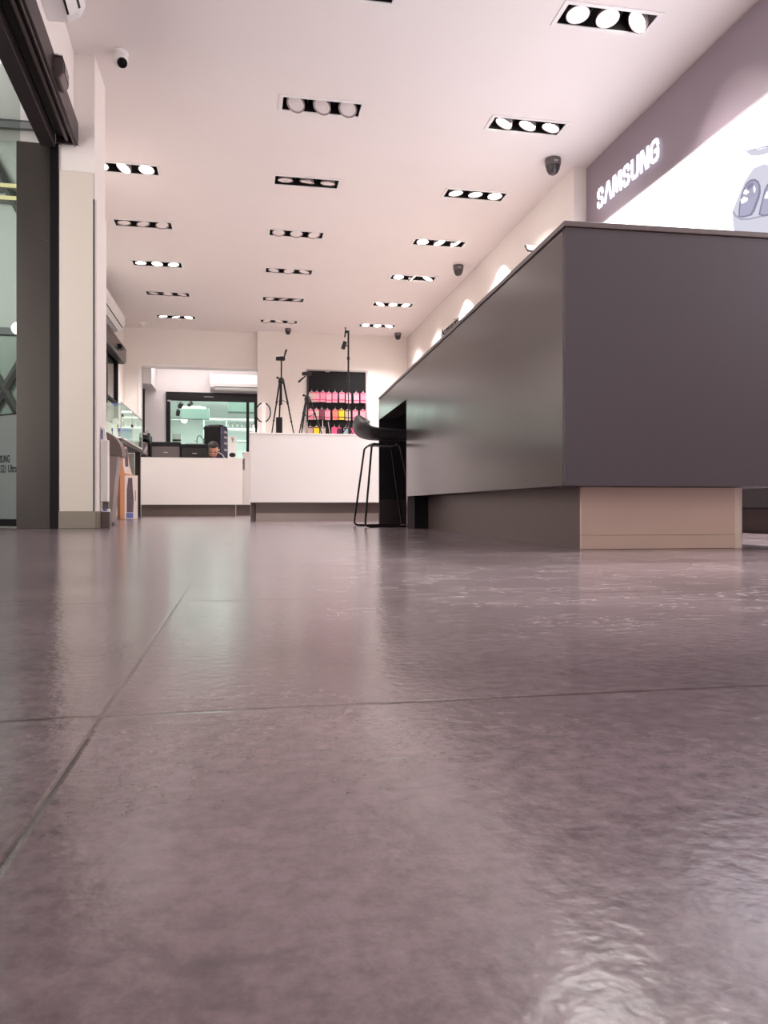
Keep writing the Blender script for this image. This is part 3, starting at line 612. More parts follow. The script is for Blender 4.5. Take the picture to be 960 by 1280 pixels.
row1 = [('cream', 'band_magenta', 1.085), ('pale pink', 'band_magenta', 1.168), ('pink', 'band_magenta', 1.264), ('pale pink', 'band_magenta', 1.358), ('pink', 'band_magenta', 1.458), ('pale pink', 'band_magenta', 1.568), ('pale pink', 'band_magenta', 1.675), ('pale pink', 'band_magenta', 1.80), ('pink', 'band_magenta', 1.913)]
for i, (c, b, x) in enumerate(row1):
    put_pack(c, b, x, 1.952 + (i % 3) * 0.004, f'{c} phone case pack, {ORD(i)} from the left in the upper row', 'packs in the upper row'); hooks.append((x, 1.984))
row2 = [('pale pink', 'band_magenta', 1.069), ('cream', 'band_magenta', 1.160), ('plum', 'band_dark', 1.246), ('pale pink', 'band_magenta', 1.338), ('coral', 'band_magenta', 1.461), ('yellow', 'band_dark', 1.561), ('cream', 'band_dark', 1.664), ('pale pink', 'band_magenta', 1.786), ('pale pink', 'band_magenta', 1.91)]
row2[5] = ('yellow', 'band_dark', 1.561)
for i, (c, b, x) in enumerate(row2):
    put_pack(c, b, x, 1.676 + (i % 3) * 0.004, f'{c} phone case pack, {ORD(i)} from the left in the second row', 'packs in the second row'); hooks.append((x, 1.708))
row3 = [('beige', 'band_dark', 1.062), ('yellow', 'band_dark', 1.162), ('cream', 'band_dark', 1.262), ('rose', 'band_magenta', 1.444), ('dark', 'band_magenta', 1.524), ('blue-grey', 'band_dark', 1.639), ('rose', 'band_dark', 1.76)]
for i, (c, b, x) in enumerate(row3):
    put_pack(c, b, x, 1.398, f'{c} phone case pack, {ORD(i)} from the left in the lowest visible row', 'packs in the lowest visible row'); hooks.append((x, 1.430))
for hx, hz in hooks: MB().tube([(hx - 1.5, -0.012, hz - 0.95), (hx - 1.5, -0.10, hz - 0.95), (hx - 1.5, -0.11, hz - 0.94)], 0.004, 6).build('hook', 'chrome', PB)

# ------------------------------------------------------------------ things on the centre white counter
ZW = 0.778
def tripod(x, y, rz, spread, apex, neck, label, head, turn=0):
    """Three-legged stand: legs from the apex collar to the table, a centre column up to neck."""
    t = empty('tripod', (x, y, ZW), rz, label, 'tripod')
    for k in range(3):
        a = 2 * PI * k / 3 + turn
        top = Vector((0.018 * math.cos(a), 0.018 * math.sin(a), apex)); bot = Vector((spread * math.cos(a), spread * math.sin(a), 0.008)); mid = top.lerp(bot, 0.42); mid2 = top.lerp(bot, 0.76)
        l = MB().tube([top, mid], 0.0085, 8).tube([mid, mid2], 0.007, 8).tube([mid2, bot], 0.0055, 8).build('leg', 'black_metal', t)
        MB().ell(mid, (0.011, 0.011, 0.014), 10).ell(mid2, (0.009, 0.009, 0.012), 10).ell(bot, (0.01, 0.01, 0.009), 10).build('leg_clamp', 'black', l)
        br = top.lerp(bot, 0.42); MB().tube([br, (0, 0, apex - 0.17)], 0.0028, 6).build('brace', 'black_metal', t)
    MB().tube([(0, 0, apex - 0.22), (0, 0, neck)], 0.007, 10).build('centre_column', 'black_metal', t)
    MB().lathe([(0.026, apex - 0.025), (0.03, apex - 0.01), (0.026, apex + 0.012), (0.012, apex + 0.03)], 16).build('collar', 'black', t)
    MB().tube([(0, 0, apex + 0.02), (-0.03, 0, apex + 0.025)], 0.005, 8).ell((-0.036, 0, apex + 0.027), (0.011, 0.008, 0.011), 10).build('crank_knob', 'black', t)
    h = MB().prism([(-0.05, neck), (0.03, neck), (0.036, neck + 0.02), (0.01, neck + 0.036), (-0.05, neck + 0.028)], -0.022, 0.022, 'xz').build('pan_head', 'black', t, bevel=0.004)
    a, b = head
    MB().tube([(a[0], 0, a[1]), (b[0], 0, b[1])], [0.006, 0.010], 8).build('pan_handle', 'black', t)
    return t
tripod(0.350, 7.05, 0, 0.118, 0.50, 0.685, 'tall slim black tripod beside a black speaker on the white desk counter', ((0.02, 0.70), (0.045, 0.785)), turn=-0.35)
tripod(0.588, 7.05, 0.1, 0.135, 0.345, 0.555, 'short black tripod with a sloping handle in front of the packet display', ((-0.02, 0.55), (-0.085, 0.49)), turn=-0.25)
t = empty('light_stand', (0.965, 7.1, ZW), 0, 'tall thin black light stand rising above the packet display', 'light stand')
MB().tube([(0.007, 0, 0.03), (0.007, 0, 0.52)], 0.0045, 10).tube([(0.007, 0, 0.52), (0.007, 0, 0.98)], 0.0085, 10).build('pole', 'black_metal', t)
for k in range(3):
    a = 2 * PI * k / 3 + 0.5
    MB().tube([(0.007, 0, 0.12), (0.075 * math.cos(a), 0.075 * math.sin(a), 0.006)], 0.0045, 8).build('leg', 'black_metal', t)
MB().lathe([(0.012, 0.72), (0.014, 0.735), (0.012, 0.75)], 12, T(0.007, 0, 0)).lathe([(0.010, 0.11), (0.011, 0.15)], 12, T(0.007, 0, 0)).build('collar', 'black', t)
MB().box(-0.028, 0.014, -0.01, 0.01, 0.972, 0.992).tube([(-0.018, 0, 0.992), (-0.024, 0, 1.025)], 0.006, 8).tube([(-0.02, 0, 0.975), (-0.028, 0, 0.93)], 0.007, 8).build('phone_clamp', 'black', t, bevel=0.002)
MB().box(-0.018, 0.018, -0.02, 0.02, -0.035, 0.035, T(-0.034, 0, 0.855) @ R(math.radians(18), 'Y')).tube([(0.007, 0, 0.85), (-0.02, 0, 0.855)], 0.006, 8).build('lamp_head', 'black', t, bevel=0.004)
t = empty('speaker', (0.325, 6.96, ZW), 0, 'small upright black box speaker between the legs of the tall tripod', 'speaker')
MB().box(-0.028, 0.028, -0.03, 0.03, 0, 0.155).build('cabinet', 'black', t, bevel=0.004); MB().box(-0.024, 0.024, -0.032, -0.03, 0.01, 0.145).build('grille', 'black_metal', t)
t = empty('monopod', (0.736, 7.15, ZW), 0, 'thin upright grey rod stand between the short tripod and the tall light stand', 'stand')
MB().lathe([(0.02, 0), (0.02, 0.008), (0.006, 0.014)], 14).build('base', 'black', t); MB().tube([(0, 0, 0.01), (0, 0, 0.16)], 0.003, 8).build('rod', 'grey_plastic', t)
t = empty('monopod', (0.81, 7.15, ZW), 0, 'thin leaning grey rod stand just left of the tall light stand', 'stand')
MB().lathe([(0.02, 0), (0.02, 0.008), (0.006, 0.014)], 14).build('base', 'black', t); MB().tube([(0, 0, 0.01), (-0.022, 0, 0.145)], 0.003, 8).build('rod', 'grey_plastic', t)
t = empty('ring_light', (0.187, 7.06, ZW), math.radians(-12), 'black ring light standing behind the white post on the desk counter', 'ring light')
MB().tube([(0.066 * math.cos(2 * PI * k / 40), 0, 0.208 + 0.088 * math.sin(2 * PI * k / 40)) for k in range(-8, 30)], 0.0058, 8).build('ring', 'black', t)
MB().tube([(0, 0, 0.01), (0, 0, 0.13)], 0.004, 8).lathe([(0.035, 0), (0.035, 0.01)], 18).build('stand', 'black', t)
t = empty('white_post', (0.188, 6.98, ZW), 0, 'tall narrow white stand in front of the black ring light', 'display stand')
MB().box(-0.0165, 0.0165, -0.0165, 0.0165, 0, 0.287).build('column', 'white_gloss', t, bevel=0.003); MB().box(-0.024, 0.024, -0.024, 0.024, 0, 0.006).build('base', 'white_gloss', t)
def bottle(x, y, h, r, label):
    t = empty('bottle', (x, y, ZW), 0, label, 'bottle')
    MB().lathe([(r, 0), (r, h * 0.62), (r * 0.55, h * 0.76), (r * 0.55, h * 0.8)], 16).build('body', 'white_plastic', t, smooth=True)
    MB().lathe([(r * 0.6, h * 0.8), (r * 0.6, h), (r * 0.4, h)], 14).build('cap', 'white_gloss', t, smooth=True)
bottle(0.143, 7.0, 0.075, 0.013, 'small white bottle close to the foot of the white post')
bottle(0.098, 7.0, 0.09, 0.016, 'white bottle at the left end of the white desk counter')

# ------------------------------------------------------------------ bar stool
ST = empty('bar_stool', (0.915, 4.98, 0), math.radians(2.5), 'black low-backed bar stool with thin wire legs at the dark counter', 'bar stool')
def shell():
    bm = bmesh.new(); n, m_ = 22, 13
    # profile in x (from backrest lip down to seat front) and z
    prof = [(-0.185, 0.735), (-0.196, 0.70), (-0.198, 0.665), (-0.188, 0.632), (-0.168, 0.604), (-0.135, 0.584), (-0.09, 0.573), (-0.03, 0.570), (0.04, 0.572), (0.11, 0.576), (0.17, 0.576), (0.205, 0.568), (0.214, 0.556)]
    g = []
    for i, (x, z) in enumerate(prof):
        row = []
        f = i / (len(prof) - 1)
        half = 0.165 + 0.04 * math.sin(PI * min(1, f * 1.15)) if f > 0.12 else 0.15 + 0.02 * f / 0.12
        for j in range(m_):
            u = -1 + 2 * j / (m_ - 1); y = u * half
            wrap = (abs(u) ** 3) * (0.075 * max(0, 1 - f * 2.2)); lift = (abs(u) ** 3) * 0.045 * math.sin(PI * min(1, max(0, f)))
            lip = -0.055 * (abs(u) ** 3) * max(0, 1 - f * 5)
            row.append(bm.verts.new((x + wrap, y, z + lift + lip)))
        g.append(row)
    for a, b in zip(g, g[1:]):
        for j in range(m_ - 1): bm.faces.new((a[j], a[j + 1], b[j + 1], b[j]))
    mb = MB(); mb.bm.free(); mb.bm = bm
    return mb
o = shell().build('seat', 'seat', ST)
for p in o.data.polygons: p.use_smooth = True
md = o.modifiers.new('thick', 'SOLIDIFY'); md.thickness = 0.028; md.offset = -1.0
md = o.modifiers.new('sub', 'SUBSURF'); md.levels = 2; md.render_levels = 2
for sy in (-1, 1):
    # one sled: rear leg, floor rail, front leg
    yb, yt = 0.185 * sy, 0.115 * sy
    P = [(-0.085, yt, 0.537), (-0.105, yt + 0.004 * sy, 0.518), (-0.160, yb, 0.035), (-0.155, yb, 0.015), (-0.135, yb, 0.0075), (0.145, yb, 0.0075), (0.165, yb, 0.015), (0.17, yb, 0.035), (0.085, yt + 0.004 * sy, 0.52), (0.065, yt, 0.538)]
    MB().tube(P[:4], 0.0068, 10).build('leg', 'black_metal', ST, smooth=True)
    MB().tube(P[3:7], 0.0068, 10).build('floor_rail', 'black_metal', ST, smooth=True)
    MB().tube(P[6:], 0.0068, 10).build('leg', 'black_metal', ST, smooth=True)
    MB().box(-0.135, -0.095, yb - 0.009, yb + 0.009, 0.0, 0.006).box(0.10, 0.14, yb - 0.009, yb + 0.009, 0.0, 0.006).build('glide', 'black', ST)
MB().tube([(-0.085, -0.115, 0.537), (-0.085, 0.115, 0.537)], 0.0068, 10).tube([(0.065, -0.115, 0.538), (0.065, 0.115, 0.538)], 0.0068, 10).box(-0.09, 0.07, -0.07, 0.07, 0.532, 0.545).build('seat_mount', 'black_metal', ST)

# ------------------------------------------------------------------ left side: leaflets, bin, display table
t = empty('leaflet_stand', (-0.862, 5.12, 0), 0, 'narrow white leaflet stand fixed beside the left pillar', 'stand')
MB().box(-0.009, 0.042, -0.06, 0.03, 0.0, 0.10).build('foot_block', 'plinth', t, bevel=0.002)
MB().box(-0.012, 0.024, 0.0, 0.03, 0.10, 0.165).build('stem', 'dome_dark', t)
MB().prism([(-0.02, 0.165), (0.026, 0.165), (0.026, 0.555), (-0.02, 0.555)], -0.03, 0.03, 'xz').build('holder', 'white_gloss', t, bevel=0.003)
MB().prism([(-0.005, 0.175), (0.024, 0.175), (0.024, 0.55), (-0.018, 0.55)], -0.036, -0.03, 'xz').build('front_flap', 'white_plastic', t)
t = empty('leaflet_box', (-0.862, 5.12, 0.5555), 0, 'white and blue leaflet box standing on the white leaflet stand', 'leaflets')
MB().prism([(-0.018, 0), (0.012, 0), (0.004, 0.07), (-0.016, 0.082)], -0.02, 0.02, 'xz').build('box', 'white_plastic', t); MB().prism([(-0.016, 0.004), (-0.006, 0.004), (-0.005, 0.06), (-0.015, 0.07)], -0.0208, 0.0, 'xz').build('blue_print', 'print_blue', t)
t = empty('card_stack', (-0.846, 5.09, 0.1005), 0, 'small white and blue card stack at the foot of the leaflet stand', 'cards')
MB().box(-0.022, 0.022, -0.024, 0.024, 0, 0.018).build('cards', 'white_plastic', t); MB().box(-0.015, 0.008, -0.0245, 0.0, 0.004, 0.0185).build('top_card', 'print_blue', t)

t = empty('waste_bin', (-0.965, 5.72, 0), 0, 'grey tapered waste bin with a curved dark hood by the left pillar', 'bin')
MB().prism([(-0.11, 0.02), (0.065, 0.02), (0.085, 0.30), (0.108, 0.49), (-0.13, 0.49)], -0.09, 0.09, 'xz').build('bin_body', 'bin', t, bevel=0.004)
MB().prism([(-0.14, 0.49)] + [(0.135, 0.485), (0.137, 0.51)] + [(-0.06 + 0.195 * math.cos(a), 0.51 + 0.165 * math.sin(a)) for a in [i * PI / 24 for i in range(1, 12)]] + [(-0.14, 0.675)], -0.098, 0.098, 'xz').build('hood', 'bin_hood', t, bevel=0.004)
MB().box(-0.08, 0.055, -0.075, 0.075, 0.0, 0.02).build('foot', 'black', t)

DT = empty('display_table', (-1.2, 8.2, 0), 0, 'dark display table with a glass case on top along the left wall', 'display table')
MB().box(-0.56, -0.02, 0.02, 1.66, 0.79, 0.83).build('table_top', 'bronze_light', DT, bevel=0.003)
MB().box(-0.565, -0.012, 0.0, 1.675, 0.83, 0.846).build('case_floor', 'white_plastic', DT, bevel=0.002)
MB().box(-0.09, -0.03, 1.58, 1.65, 0, 0.79).build('leg', 'bronze', DT); MB().box(-0.55, -0.49, 1.58, 1.65, 0, 0.79).build('leg', 'bronze', DT); MB().box(-0.55, -0.49, 0.03, 0.1, 0, 0.79).build('leg', 'bronze', DT)
MB().box(-0.48, -0.1, 1.60, 1.61, 0.12, 0.78).build('glass_leg_panel', 'mint_deep', DT)
MB().box(-0.022, -0.016, 0.005, 1.67, 0.846, 1.19).box(-0.56, -0.022, 0.005, 0.011, 0.846, 1.19).box(-0.56, -0.022, 1.664, 1.67, 0.846, 1.19).box(-0.56, -0.016, 0.005, 1.67, 1.19, 1.196).build('glass_case', 'glass_clear', DT)
MB().box(-0.024, -0.014, 0.0, 1.675, 1.19, 1.203).box(-0.024, -0.014, 1.665, 1.675, 0.846, 1.19).box(-0.024, -0.014, 0.0, 0.008, 0.846, 1.19).box(-0.023, -0.015, 0.80, 0.806, 0.846, 1.19).build('case_edge', 'grey_plastic', DT)
MB().box(-0.03, -0.01, 0.07, 0.12, 1.06, 1.085).box(-0.03, -0.01, 0.77, 0.83, 1.02, 1.05).build('glass_clip', 'black', DT)
MB().box(-0.55, -0.545, 0.02, 1.66, 0.846, 1.18).build('case_back', 'white_plastic', DT)
t = empty('display_figure', (-1.36, 8.75, 0.848), 0, 'white cone shaped ornament inside the glass case', 'ornament')
MB().lathe([(0.05, 0), (0.05, 0.02), (0.03, 0.04), (0.02, 0.16), (0.035, 0.2), (0.02, 0.24), (0.002, 0.245)], 16).build('figure', 'white_gloss', t, smooth=True); MB().lathe([(0.06, 0), (0.06, 0.008)], 16).build('foot', 'white_plastic', t)
t = empty('gift_box', (-1.4, 9.5, 0.848), 0, 'blue grey box at the far end of the glass case', 'box')
MB().box(-0.1, 0.1, -0.1, 0.1, 0, 0.16).build('box_body', 'pack_blue-grey', t, bevel=0.003); MB().box(-0.104, 0.104, -0.105, 0.105, 0.16, 0.2).build('lid', 'print_blue', t, bevel=0.002)
t = empty('carton_box', (-1.155, 8.32, 0), math.radians(14), 'tall orange and white carton with a dark product print under the display table', 'carton', 'cartons under the display table')
MB().box(-0.09, 0.085, 0.0, 0.3, 0, 0.455).build('carton_body', 'carton', t, bevel=0.003)
MB().box(-0.045, 0.0852, -0.001, 0.01, 0.002, 0.453).build('white_panel', 'carton_white', t)
MB().prism([(-0.025, 0.07), (0.04, 0.07), (0.045, 0.2), (0.035, 0.33), (0.03, 0.43), (-0.01, 0.43), (-0.025, 0.3)], -0.002, 0.0, 'xz').build('product_print', 'print_dark', t)
MB().box(-0.03, 0.04, -0.0018, 0, 0.01, 0.065).build('blue_print', 'print_blue', t); MB().box(0.058, 0.064, -0.0018, 0, 0.19, 0.30).build('caption_print', 'print_dark', t)
t = empty('carton_box', (-1.185, 8.36, 0.456), math.radians(10), 'orange carton with a dark bottle print stacked on the taller carton', 'carton', 'cartons under the display table')
MB().prism([(-0.085, 0), (0.06, 0), (0.03, 0.10), (0.0, 0.30), (-0.085, 0.30)], 0, 0.22, 'xz').build('carton_body', 'carton', t, bevel=0.003)
MB().prism([(-0.02, 0.02), (0.05, 0.006), (0.027, 0.09), (-0.002, 0.29), (-0.03, 0.29), (-0.035, 0.1)], -0.001, 0.0, 'xz').build('white_panel', 'carton_white', t)
MB().prism([(-0.015, 0.09), (0.015, 0.09), (0.012, 0.2), (0.0, 0.28), (-0.02, 0.28), (-0.022, 0.2)], -0.002, 0, 'xz').build('product_print', 'print_dark', t)

# dark shop window high on the left wall with its shutter header
W2 = empty('window_2', (-1.81, 11.375, 1.3), kind='structure')
MB().box(-0.1, -0.02, -0.475, 0.475, 0, 1.0).build('glass_pane', 'black_gloss', W2)
MB().box(-0.02, 0.012, 0.43, 0.475, 0, 1.0).box(-0.02, 0.012, -0.475, -0.43, 0, 1.0).box(-0.02, 0.012, -0.43, 0.43, 0.33, 0.36).build('window_frame', 'black', W2)
t = empty('shutter_header', (-1.807, 11.1, 2.245), 0, 'dark bronze header box above the dark window on the left wall', 'shutter box')
MB().prism([(0.0, 0.0), (0.1, 0.0), (0.115, 0.03), (0.115, 0.215), (0, 0.215)], -1.6, 0.78, 'xz').build('header_case', 'bronze_light', t, bevel=0.004)
MB().box(0.01, 0.09, -1.58, 0.76, -0.012, 0.0).build('shutter_slot', 'black', t)
t = empty('door_sensor', (-1.693, 11.15, 2.345), 0, 'small black sensor on the header above the dark left window', 'sensor')
MB().prism([(0.0, -0.03), (0.05, -0.035), (0.07, 0.0), (0.045, 0.03), (0.0, 0.035)], -0.07, 0.07, 'xz').build('sensor_body', 'black', t, bevel=0.006); MB().box(-0.002, 0.03, -0.03, 0.03, 0.033, 0.04).build('mount_bracket', 'black_metal', t)

# ------------------------------------------------------------------ window at the back of the recess
W3 = empty('window_3', (-0.42, 13.4, 0.86), kind='structure')
MB().box(-0.842, 0.85, -0.05, 0.0, 1.055, 1.2).build('shutter_box', 'black', W3, bevel=0.004)
MB().box(-0.842, -0.775, -0.03, 0.06, 0, 1.055).box(0.62, 0.85, -0.03, 0.06, 0, 1.055).box(-0.775, 0.62, -0.03, 0.06, 0, 0.035).box(0.487, 0.535, -0.03, 0.06, 0.035, 1.055).build('window_frame', 'black', W3)
MB().box(-0.775, 0.487, 0.02, 0.028, 0.035, 1.055).box(0.535, 0.62, 0.02, 0.028, 0.035, 1.055).build('glass_pane', 'glass_mint', W3)
MB().box(-0.22, -0.06, -0.052, -0.05, 1.125, 1.133).box(-0.82, -0.77, -0.052, -0.03, 1.035, 1.06).build('maker_plate', 'grey_plastic', W3)
# shop seen through that window
struct('wall_far_shop', MB().box(-2.6, 2.4, 21.4, 21.5, 0, 2.6).box(-2.6, -2.5, 13.52, 21.5, 0, 2.6).box(2.3, 2.4, 13.52, 21.5, 0, 2.6), 'mint_wall')
struct('ceiling_far_shop', MB().box(-2.6, 2.4, 13.52, 21.5, 2.5, 2.6), 'mint_wall')
struct('wall_far_shop_beam', MB().box(-1.25, -0.68, 16.3, 16.5, 1.94, 2.15), 'mint_grey')
struct('wall_far_shop_bulkhead', MB().box(-0.28, 1.3, 15.6, 15.9, 2.02, 2.5), 'mint_grey')
t = empty('wall_shelf', (0.1, 17.3, 1.82), 0, 'pale shelf unit with a row of dark cards seen through the back window', 'shelf')
MB().box(-0.95, 0.9, 0, 0.3, 0.22, 0.25).box(-0.95, 0.9, 0, 0.3, 0, 0.04).box(-0.95, 0.9, 0, 0.3, -0.26, -0.23).build('shelf_board', 'white_plastic', t)
MB().box(-0.95, -0.92, 0, 0.3, -1.82, 0.25).box(0.87, 0.9, 0, 0.3, -1.82, 0.25).box(-0.46, -0.43, 0.02, 0.3, -1.82, 0.25).build('upright', 'mint_deep', t)
for i, x in enumerate((-0.33, -0.23, -0.13, -0.02, 0.09, 0.21)):
    c = empty('framed_card', (0.02 + x, 17.33, 1.861), 0, f'small dark square card, {ORD(i)} from the left on the shelf beyond the back window', 'card', 'cards on the far shelf')
    MB().box(-0.032, 0.032, 0, 0.02, 0, 0.1).build('card', 'dome_dark', c); MB().box(-0.024, 0.024, -0.002, 0, 0.01, 0.09).build('picture', 'mall_grey', c)
t = empty('far_counter', (-0.8, 14.4, 0), 0, 'pale counter with a curved tap seen through the back window', 'counter')
MB().box(-0.2, 0.2, 0, 0.5, 0, 1.25).build('body', 'white_plastic', t); MB().box(-0.22, 0.22, -0.02, 0.52, 1.25, 1.28).build('worktop', 'mint_deep', t)
t = empty('tap', (-0.82, 14.5, 1.281), 0, 'small curved tap on the pale counter beyond the back window', 'tap')
MB().tube([(0, 0, 0), (0, 0, 0.1), (0.02, 0, 0.14), (0.05, 0, 0.15), (0.075, 0, 0.135), (0.08, 0, 0.1)], 0.009, 8).build('spout', 'dome_dark', t); MB().tube([(0, 0, 0.04), (-0.04, 0, 0.055)], 0.007, 8).build('handle', 'dome_dark', t)
t = empty('blue_grey_bin', (-0.66, 14.5, 1.281), 0, 'blue grey tray beside the curved tap beyond the back window', 'tray')
MB().prism([(-0.05, 0), (0.05, 0), (0.065, 0.09), (-0.065, 0.09)], -0.06, 0.06, 'xz').build('tray_body', 'pack_blue-grey', t); MB().box(-0.068, 0.068, -0.064, 0.064, 0.09, 0.098).build('tray_rim', 'mint_deep', t)
t = empty('monitor', (-1.15, 14.1, 0), 0, 'white and black till seen at the lower left of the back window', 'till')
MB().box(-0.08, 0.08, 0, 0.2, 0.0, 1.29).build('stand', 'white_plastic', t); MB().box(-0.075, 0.075, -0.02, 0.15, 1.32, 1.42).build('screen_case', 'white_plastic', t); MB().box(-0.07, 0.07, -0.02, 0.15, 1.29, 1.32).build('screen_foot', 'black', t)
for i, (x, z, rz, rx) in enumerate(((-1.14, 2.03, 35, 50), (-0.97, 2.06, 140, 50), (-1.19, 1.89, 20, 35))):
    c = empty('track_spotlight', (x, 14.9, z), math.radians(rz), ['upper left black spotlight of three behind the back window glass', 'black spotlight right of its pair behind the back window glass', 'lowest black spotlight hanging behind the back window glass'][i], 'spotlight', 'spotlights beyond the back window')
    MB().box(-0.032, 0.032, -0.032, 0.032, -0.055, 0.055, R(math.radians(rx), 'X')).build('lamp_body', 'black', c, bevel=0.008)
    MB().tube([(0, 0, 0), (0, 0, 2.5 - z)], 0.006, 8).build('stem', 'dome_dark', c)
t = empty('ceiling_lamp', (-1.16, 18.8, 2.48), 0, 'bright round ceiling lamp seen through the back window', 'light')
MB().lathe([(0.3, 0.02), (0.3, -0.02), (0.2, -0.05), (0.01, -0.06)], 28).build('shade', 'mint_lamp', t); MB().lathe([(0.32, 0.02), (0.32, 0.0), (0.3, 0.0)], 28, cap=False).build('rim', 'white_plastic', t)
t = empty('glowing_bulb', (-1.22, 16.9, 1.97), 0, 'small glowing round wall lamp at the left of the back window view', 'light')
MB().ell((0, 0, 0), (0.065, 0.065, 0.065), 16).build('globe', 'mint_lamp', t); MB().tube([(0, 0, 0), (-1.28, 0, 0)], 0.012, 8).build('arm', 'grey_plastic', t)

# ------------------------------------------------------------------ things on the left white counter
ZL = 0.80
def black_box(x, w, h, d, label, glossy):
    t = empty('black_case', (x, 11.02, ZL), 0, label, 'black box')
    MB().box(-w / 2, w / 2, 0, d, 0, h).build('case_body', 'black', t, bevel=0.006)
    MB().box(-w / 2 + 0.012, w / 2 - 0.012, -0.004, 0, 0.012, h * 0.72).build('front_face', 'dome_dark' if glossy else 'black_gloss', t)
    MB().box(-w / 2, w / 2, -0.002, 0, h * 0.78, h * 0.80).build('lid_seam', 'black_metal', t)
    MB().box(-0.03, 0.03, -0.0055, -0.004, h * 0.33, h * 0.38).build('badge', 'grey_plastic', t)
black_box(-1.045, 0.39, 0.225, 0.33, 'left black storage box with a matte front face on the low counter', True)
black_box(-0.655, 0.37, 0.20, 0.33, 'right glossy black box beside the boy on the low counter', False)
t = empty('party_speaker', (-0.40, 12.02, 0), math.radians(0), 'tall black and navy box rising behind the boy in front of the window', 'box')
t.rotation_euler.z = math.radians(-26)
MB().box(-0.14, 0.135, -0.12, 0.13, 0.0, 1.36).build('cabinet', 'black', t, bevel=0.02)
MB().box(0.135, 0.14, -0.11, 0.12, 0.05, 1.33).build('navy_side', 'navy', t)
sb = MB()
for z in (1.25, 1.17, 1.08, 0.98): sb.box(0.14, 0.143, 0.0, 0.1, z, z + 0.03)
sb.build('side_label', 'grey_plastic', t)
MB().box(-0.1, 0.1, -0.05, 0.06, 1.36, 1.375).build('top_handle', 'black', t)
t = empty('white_carton', (-0.14, 11.12, ZL), 0, 'white carton with a black oval mark on the low counter', 'carton')
MB().box(-0.055, 0.055, 0, 0.1, 0, 0.33).build('carton_body', 'white_plastic', t, bevel=0.003)
MB().prism([(0.045 * math.cos(a), 0.062 + 0.032 * math.sin(a)) for a in [2 * PI * i / 24 for i in range(24)]], -0.003, 0.0, 'xz').build('oval_print', 'black', t)
MB().prism([(-0.012, 0.3), (0.02, 0.3), (0.004, 0.23)], -0.002, 0.0, 'xz').build('small_print', 'mall_grey', t)
t = empty('coffee_machine', (-1.345, 11.2, ZL), 0, 'black capsule coffee machine behind the kettle on the low counter', 'coffee machine')
MB().box(-0.075, 0.075, 0.0, 0.25, 0, 0.34).build('body', 'black', t, bevel=0.02); MB().box(-0.06, 0.06, -0.09, 0.0, 0, 0.03).build('drip_tray', 'black_metal', t)
MB().box(-0.07, 0.075, -0.07, 0.02, 0.24, 0.36).build('brew_head', 'black_gloss', t, bevel=0.02); MB().tube([(-0.01, -0.075, 0.345), (0.03, -0.085, 0.33), (0.045, -0.085, 0.36), (0.04, -0.08, 0.39)], 0.014, 8).build('lever', 'grey_plastic', t); MB().box(-0.02, 0.02, -0.072, -0.07, 0.19, 0.22).build('display', 'print_blue', t)
t = empty('kettle', (-1.335, 10.955, ZL), math.radians(60), 'glassy silver electric kettle at the left end of the low counter', 'kettle')
MB().lathe([(0.07, 0.03), (0.075, 0.06), (0.068, 0.15), (0.055, 0.2), (0.03, 0.215), (0.002, 0.217)], 24).build('jug', 'kettle', t, smooth=True)
MB().lathe([(0.078, 0), (0.078, 0.02), (0.07, 0.03)], 24).build('base', 'black', t); MB().tube([(0.05, 0, 0.205), (0.09, 0, 0.2), (0.1, 0, 0.14), (0.078, 0, 0.07)], 0.009, 8).build('handle', 'black', t)
MB().prism([(-0.055, 0.19), (-0.085, 0.205), (-0.06, 0.16)], -0.015, 0.015, 'xz').build('spout', 'kettle', t)

# ------------------------------------------------------------------ the boy behind the counter
def skin_chain(edges_pts):
    """edges_pts: dict name -> (pos, radius, parent name). One skinned surface."""
    bm = bmesh.new(); V = {}
    me = bpy.data.meshes.new('grow'); names = list(edges_pts)
    pts = [edges_pts[n][0] for n in names]; idx = {n: i for i, n in enumerate(names)}
    ed = [(idx[n], idx[edges_pts[n][2]]) for n in names if edges_pts[n][2]]
    me.from_pydata(pts, ed, []); o = bpy.data.objects.new('grow', me); COL.objects.link(o)
    md = o.modifiers.new('skin', 'SKIN'); md.use_smooth_shade = True
    for i, n in enumerate(names):
        r = edges_pts[n][1]; r = r if isinstance(r, tuple) else (r, r)
        me.skin_vertices[0].data[i].radius = r; me.skin_vertices[0].data[i].use_root = (edges_pts[n][2] is None)
    ms = o.modifiers.new('sub', 'SUBSURF'); ms.levels = 2; ms.render_levels = 2
    dg = bpy.context.evaluated_depsgraph_get(); m2 = bpy.data.meshes.new_from_object(o.evaluated_get(dg))
    bpy.data.objects.remove(o); bm.free(); return m2
J = {'pelvis': ((0, 0, 0.47), (0.085, 0.065), None), 'waist': ((0, 0, 0.58), (0.08, 0.062), 'pelvis'), 'chest': ((0, -0.005, 0.71), (0.095, 0.07), 'waist'),
     'collar': ((0, -0.012, 0.80), (0.06, 0.05), 'chest'), 'neck': ((0, -0.022, 0.845), 0.034, 'collar'), 'skull': ((0, -0.035, 0.895), 0.05, 'neck')}
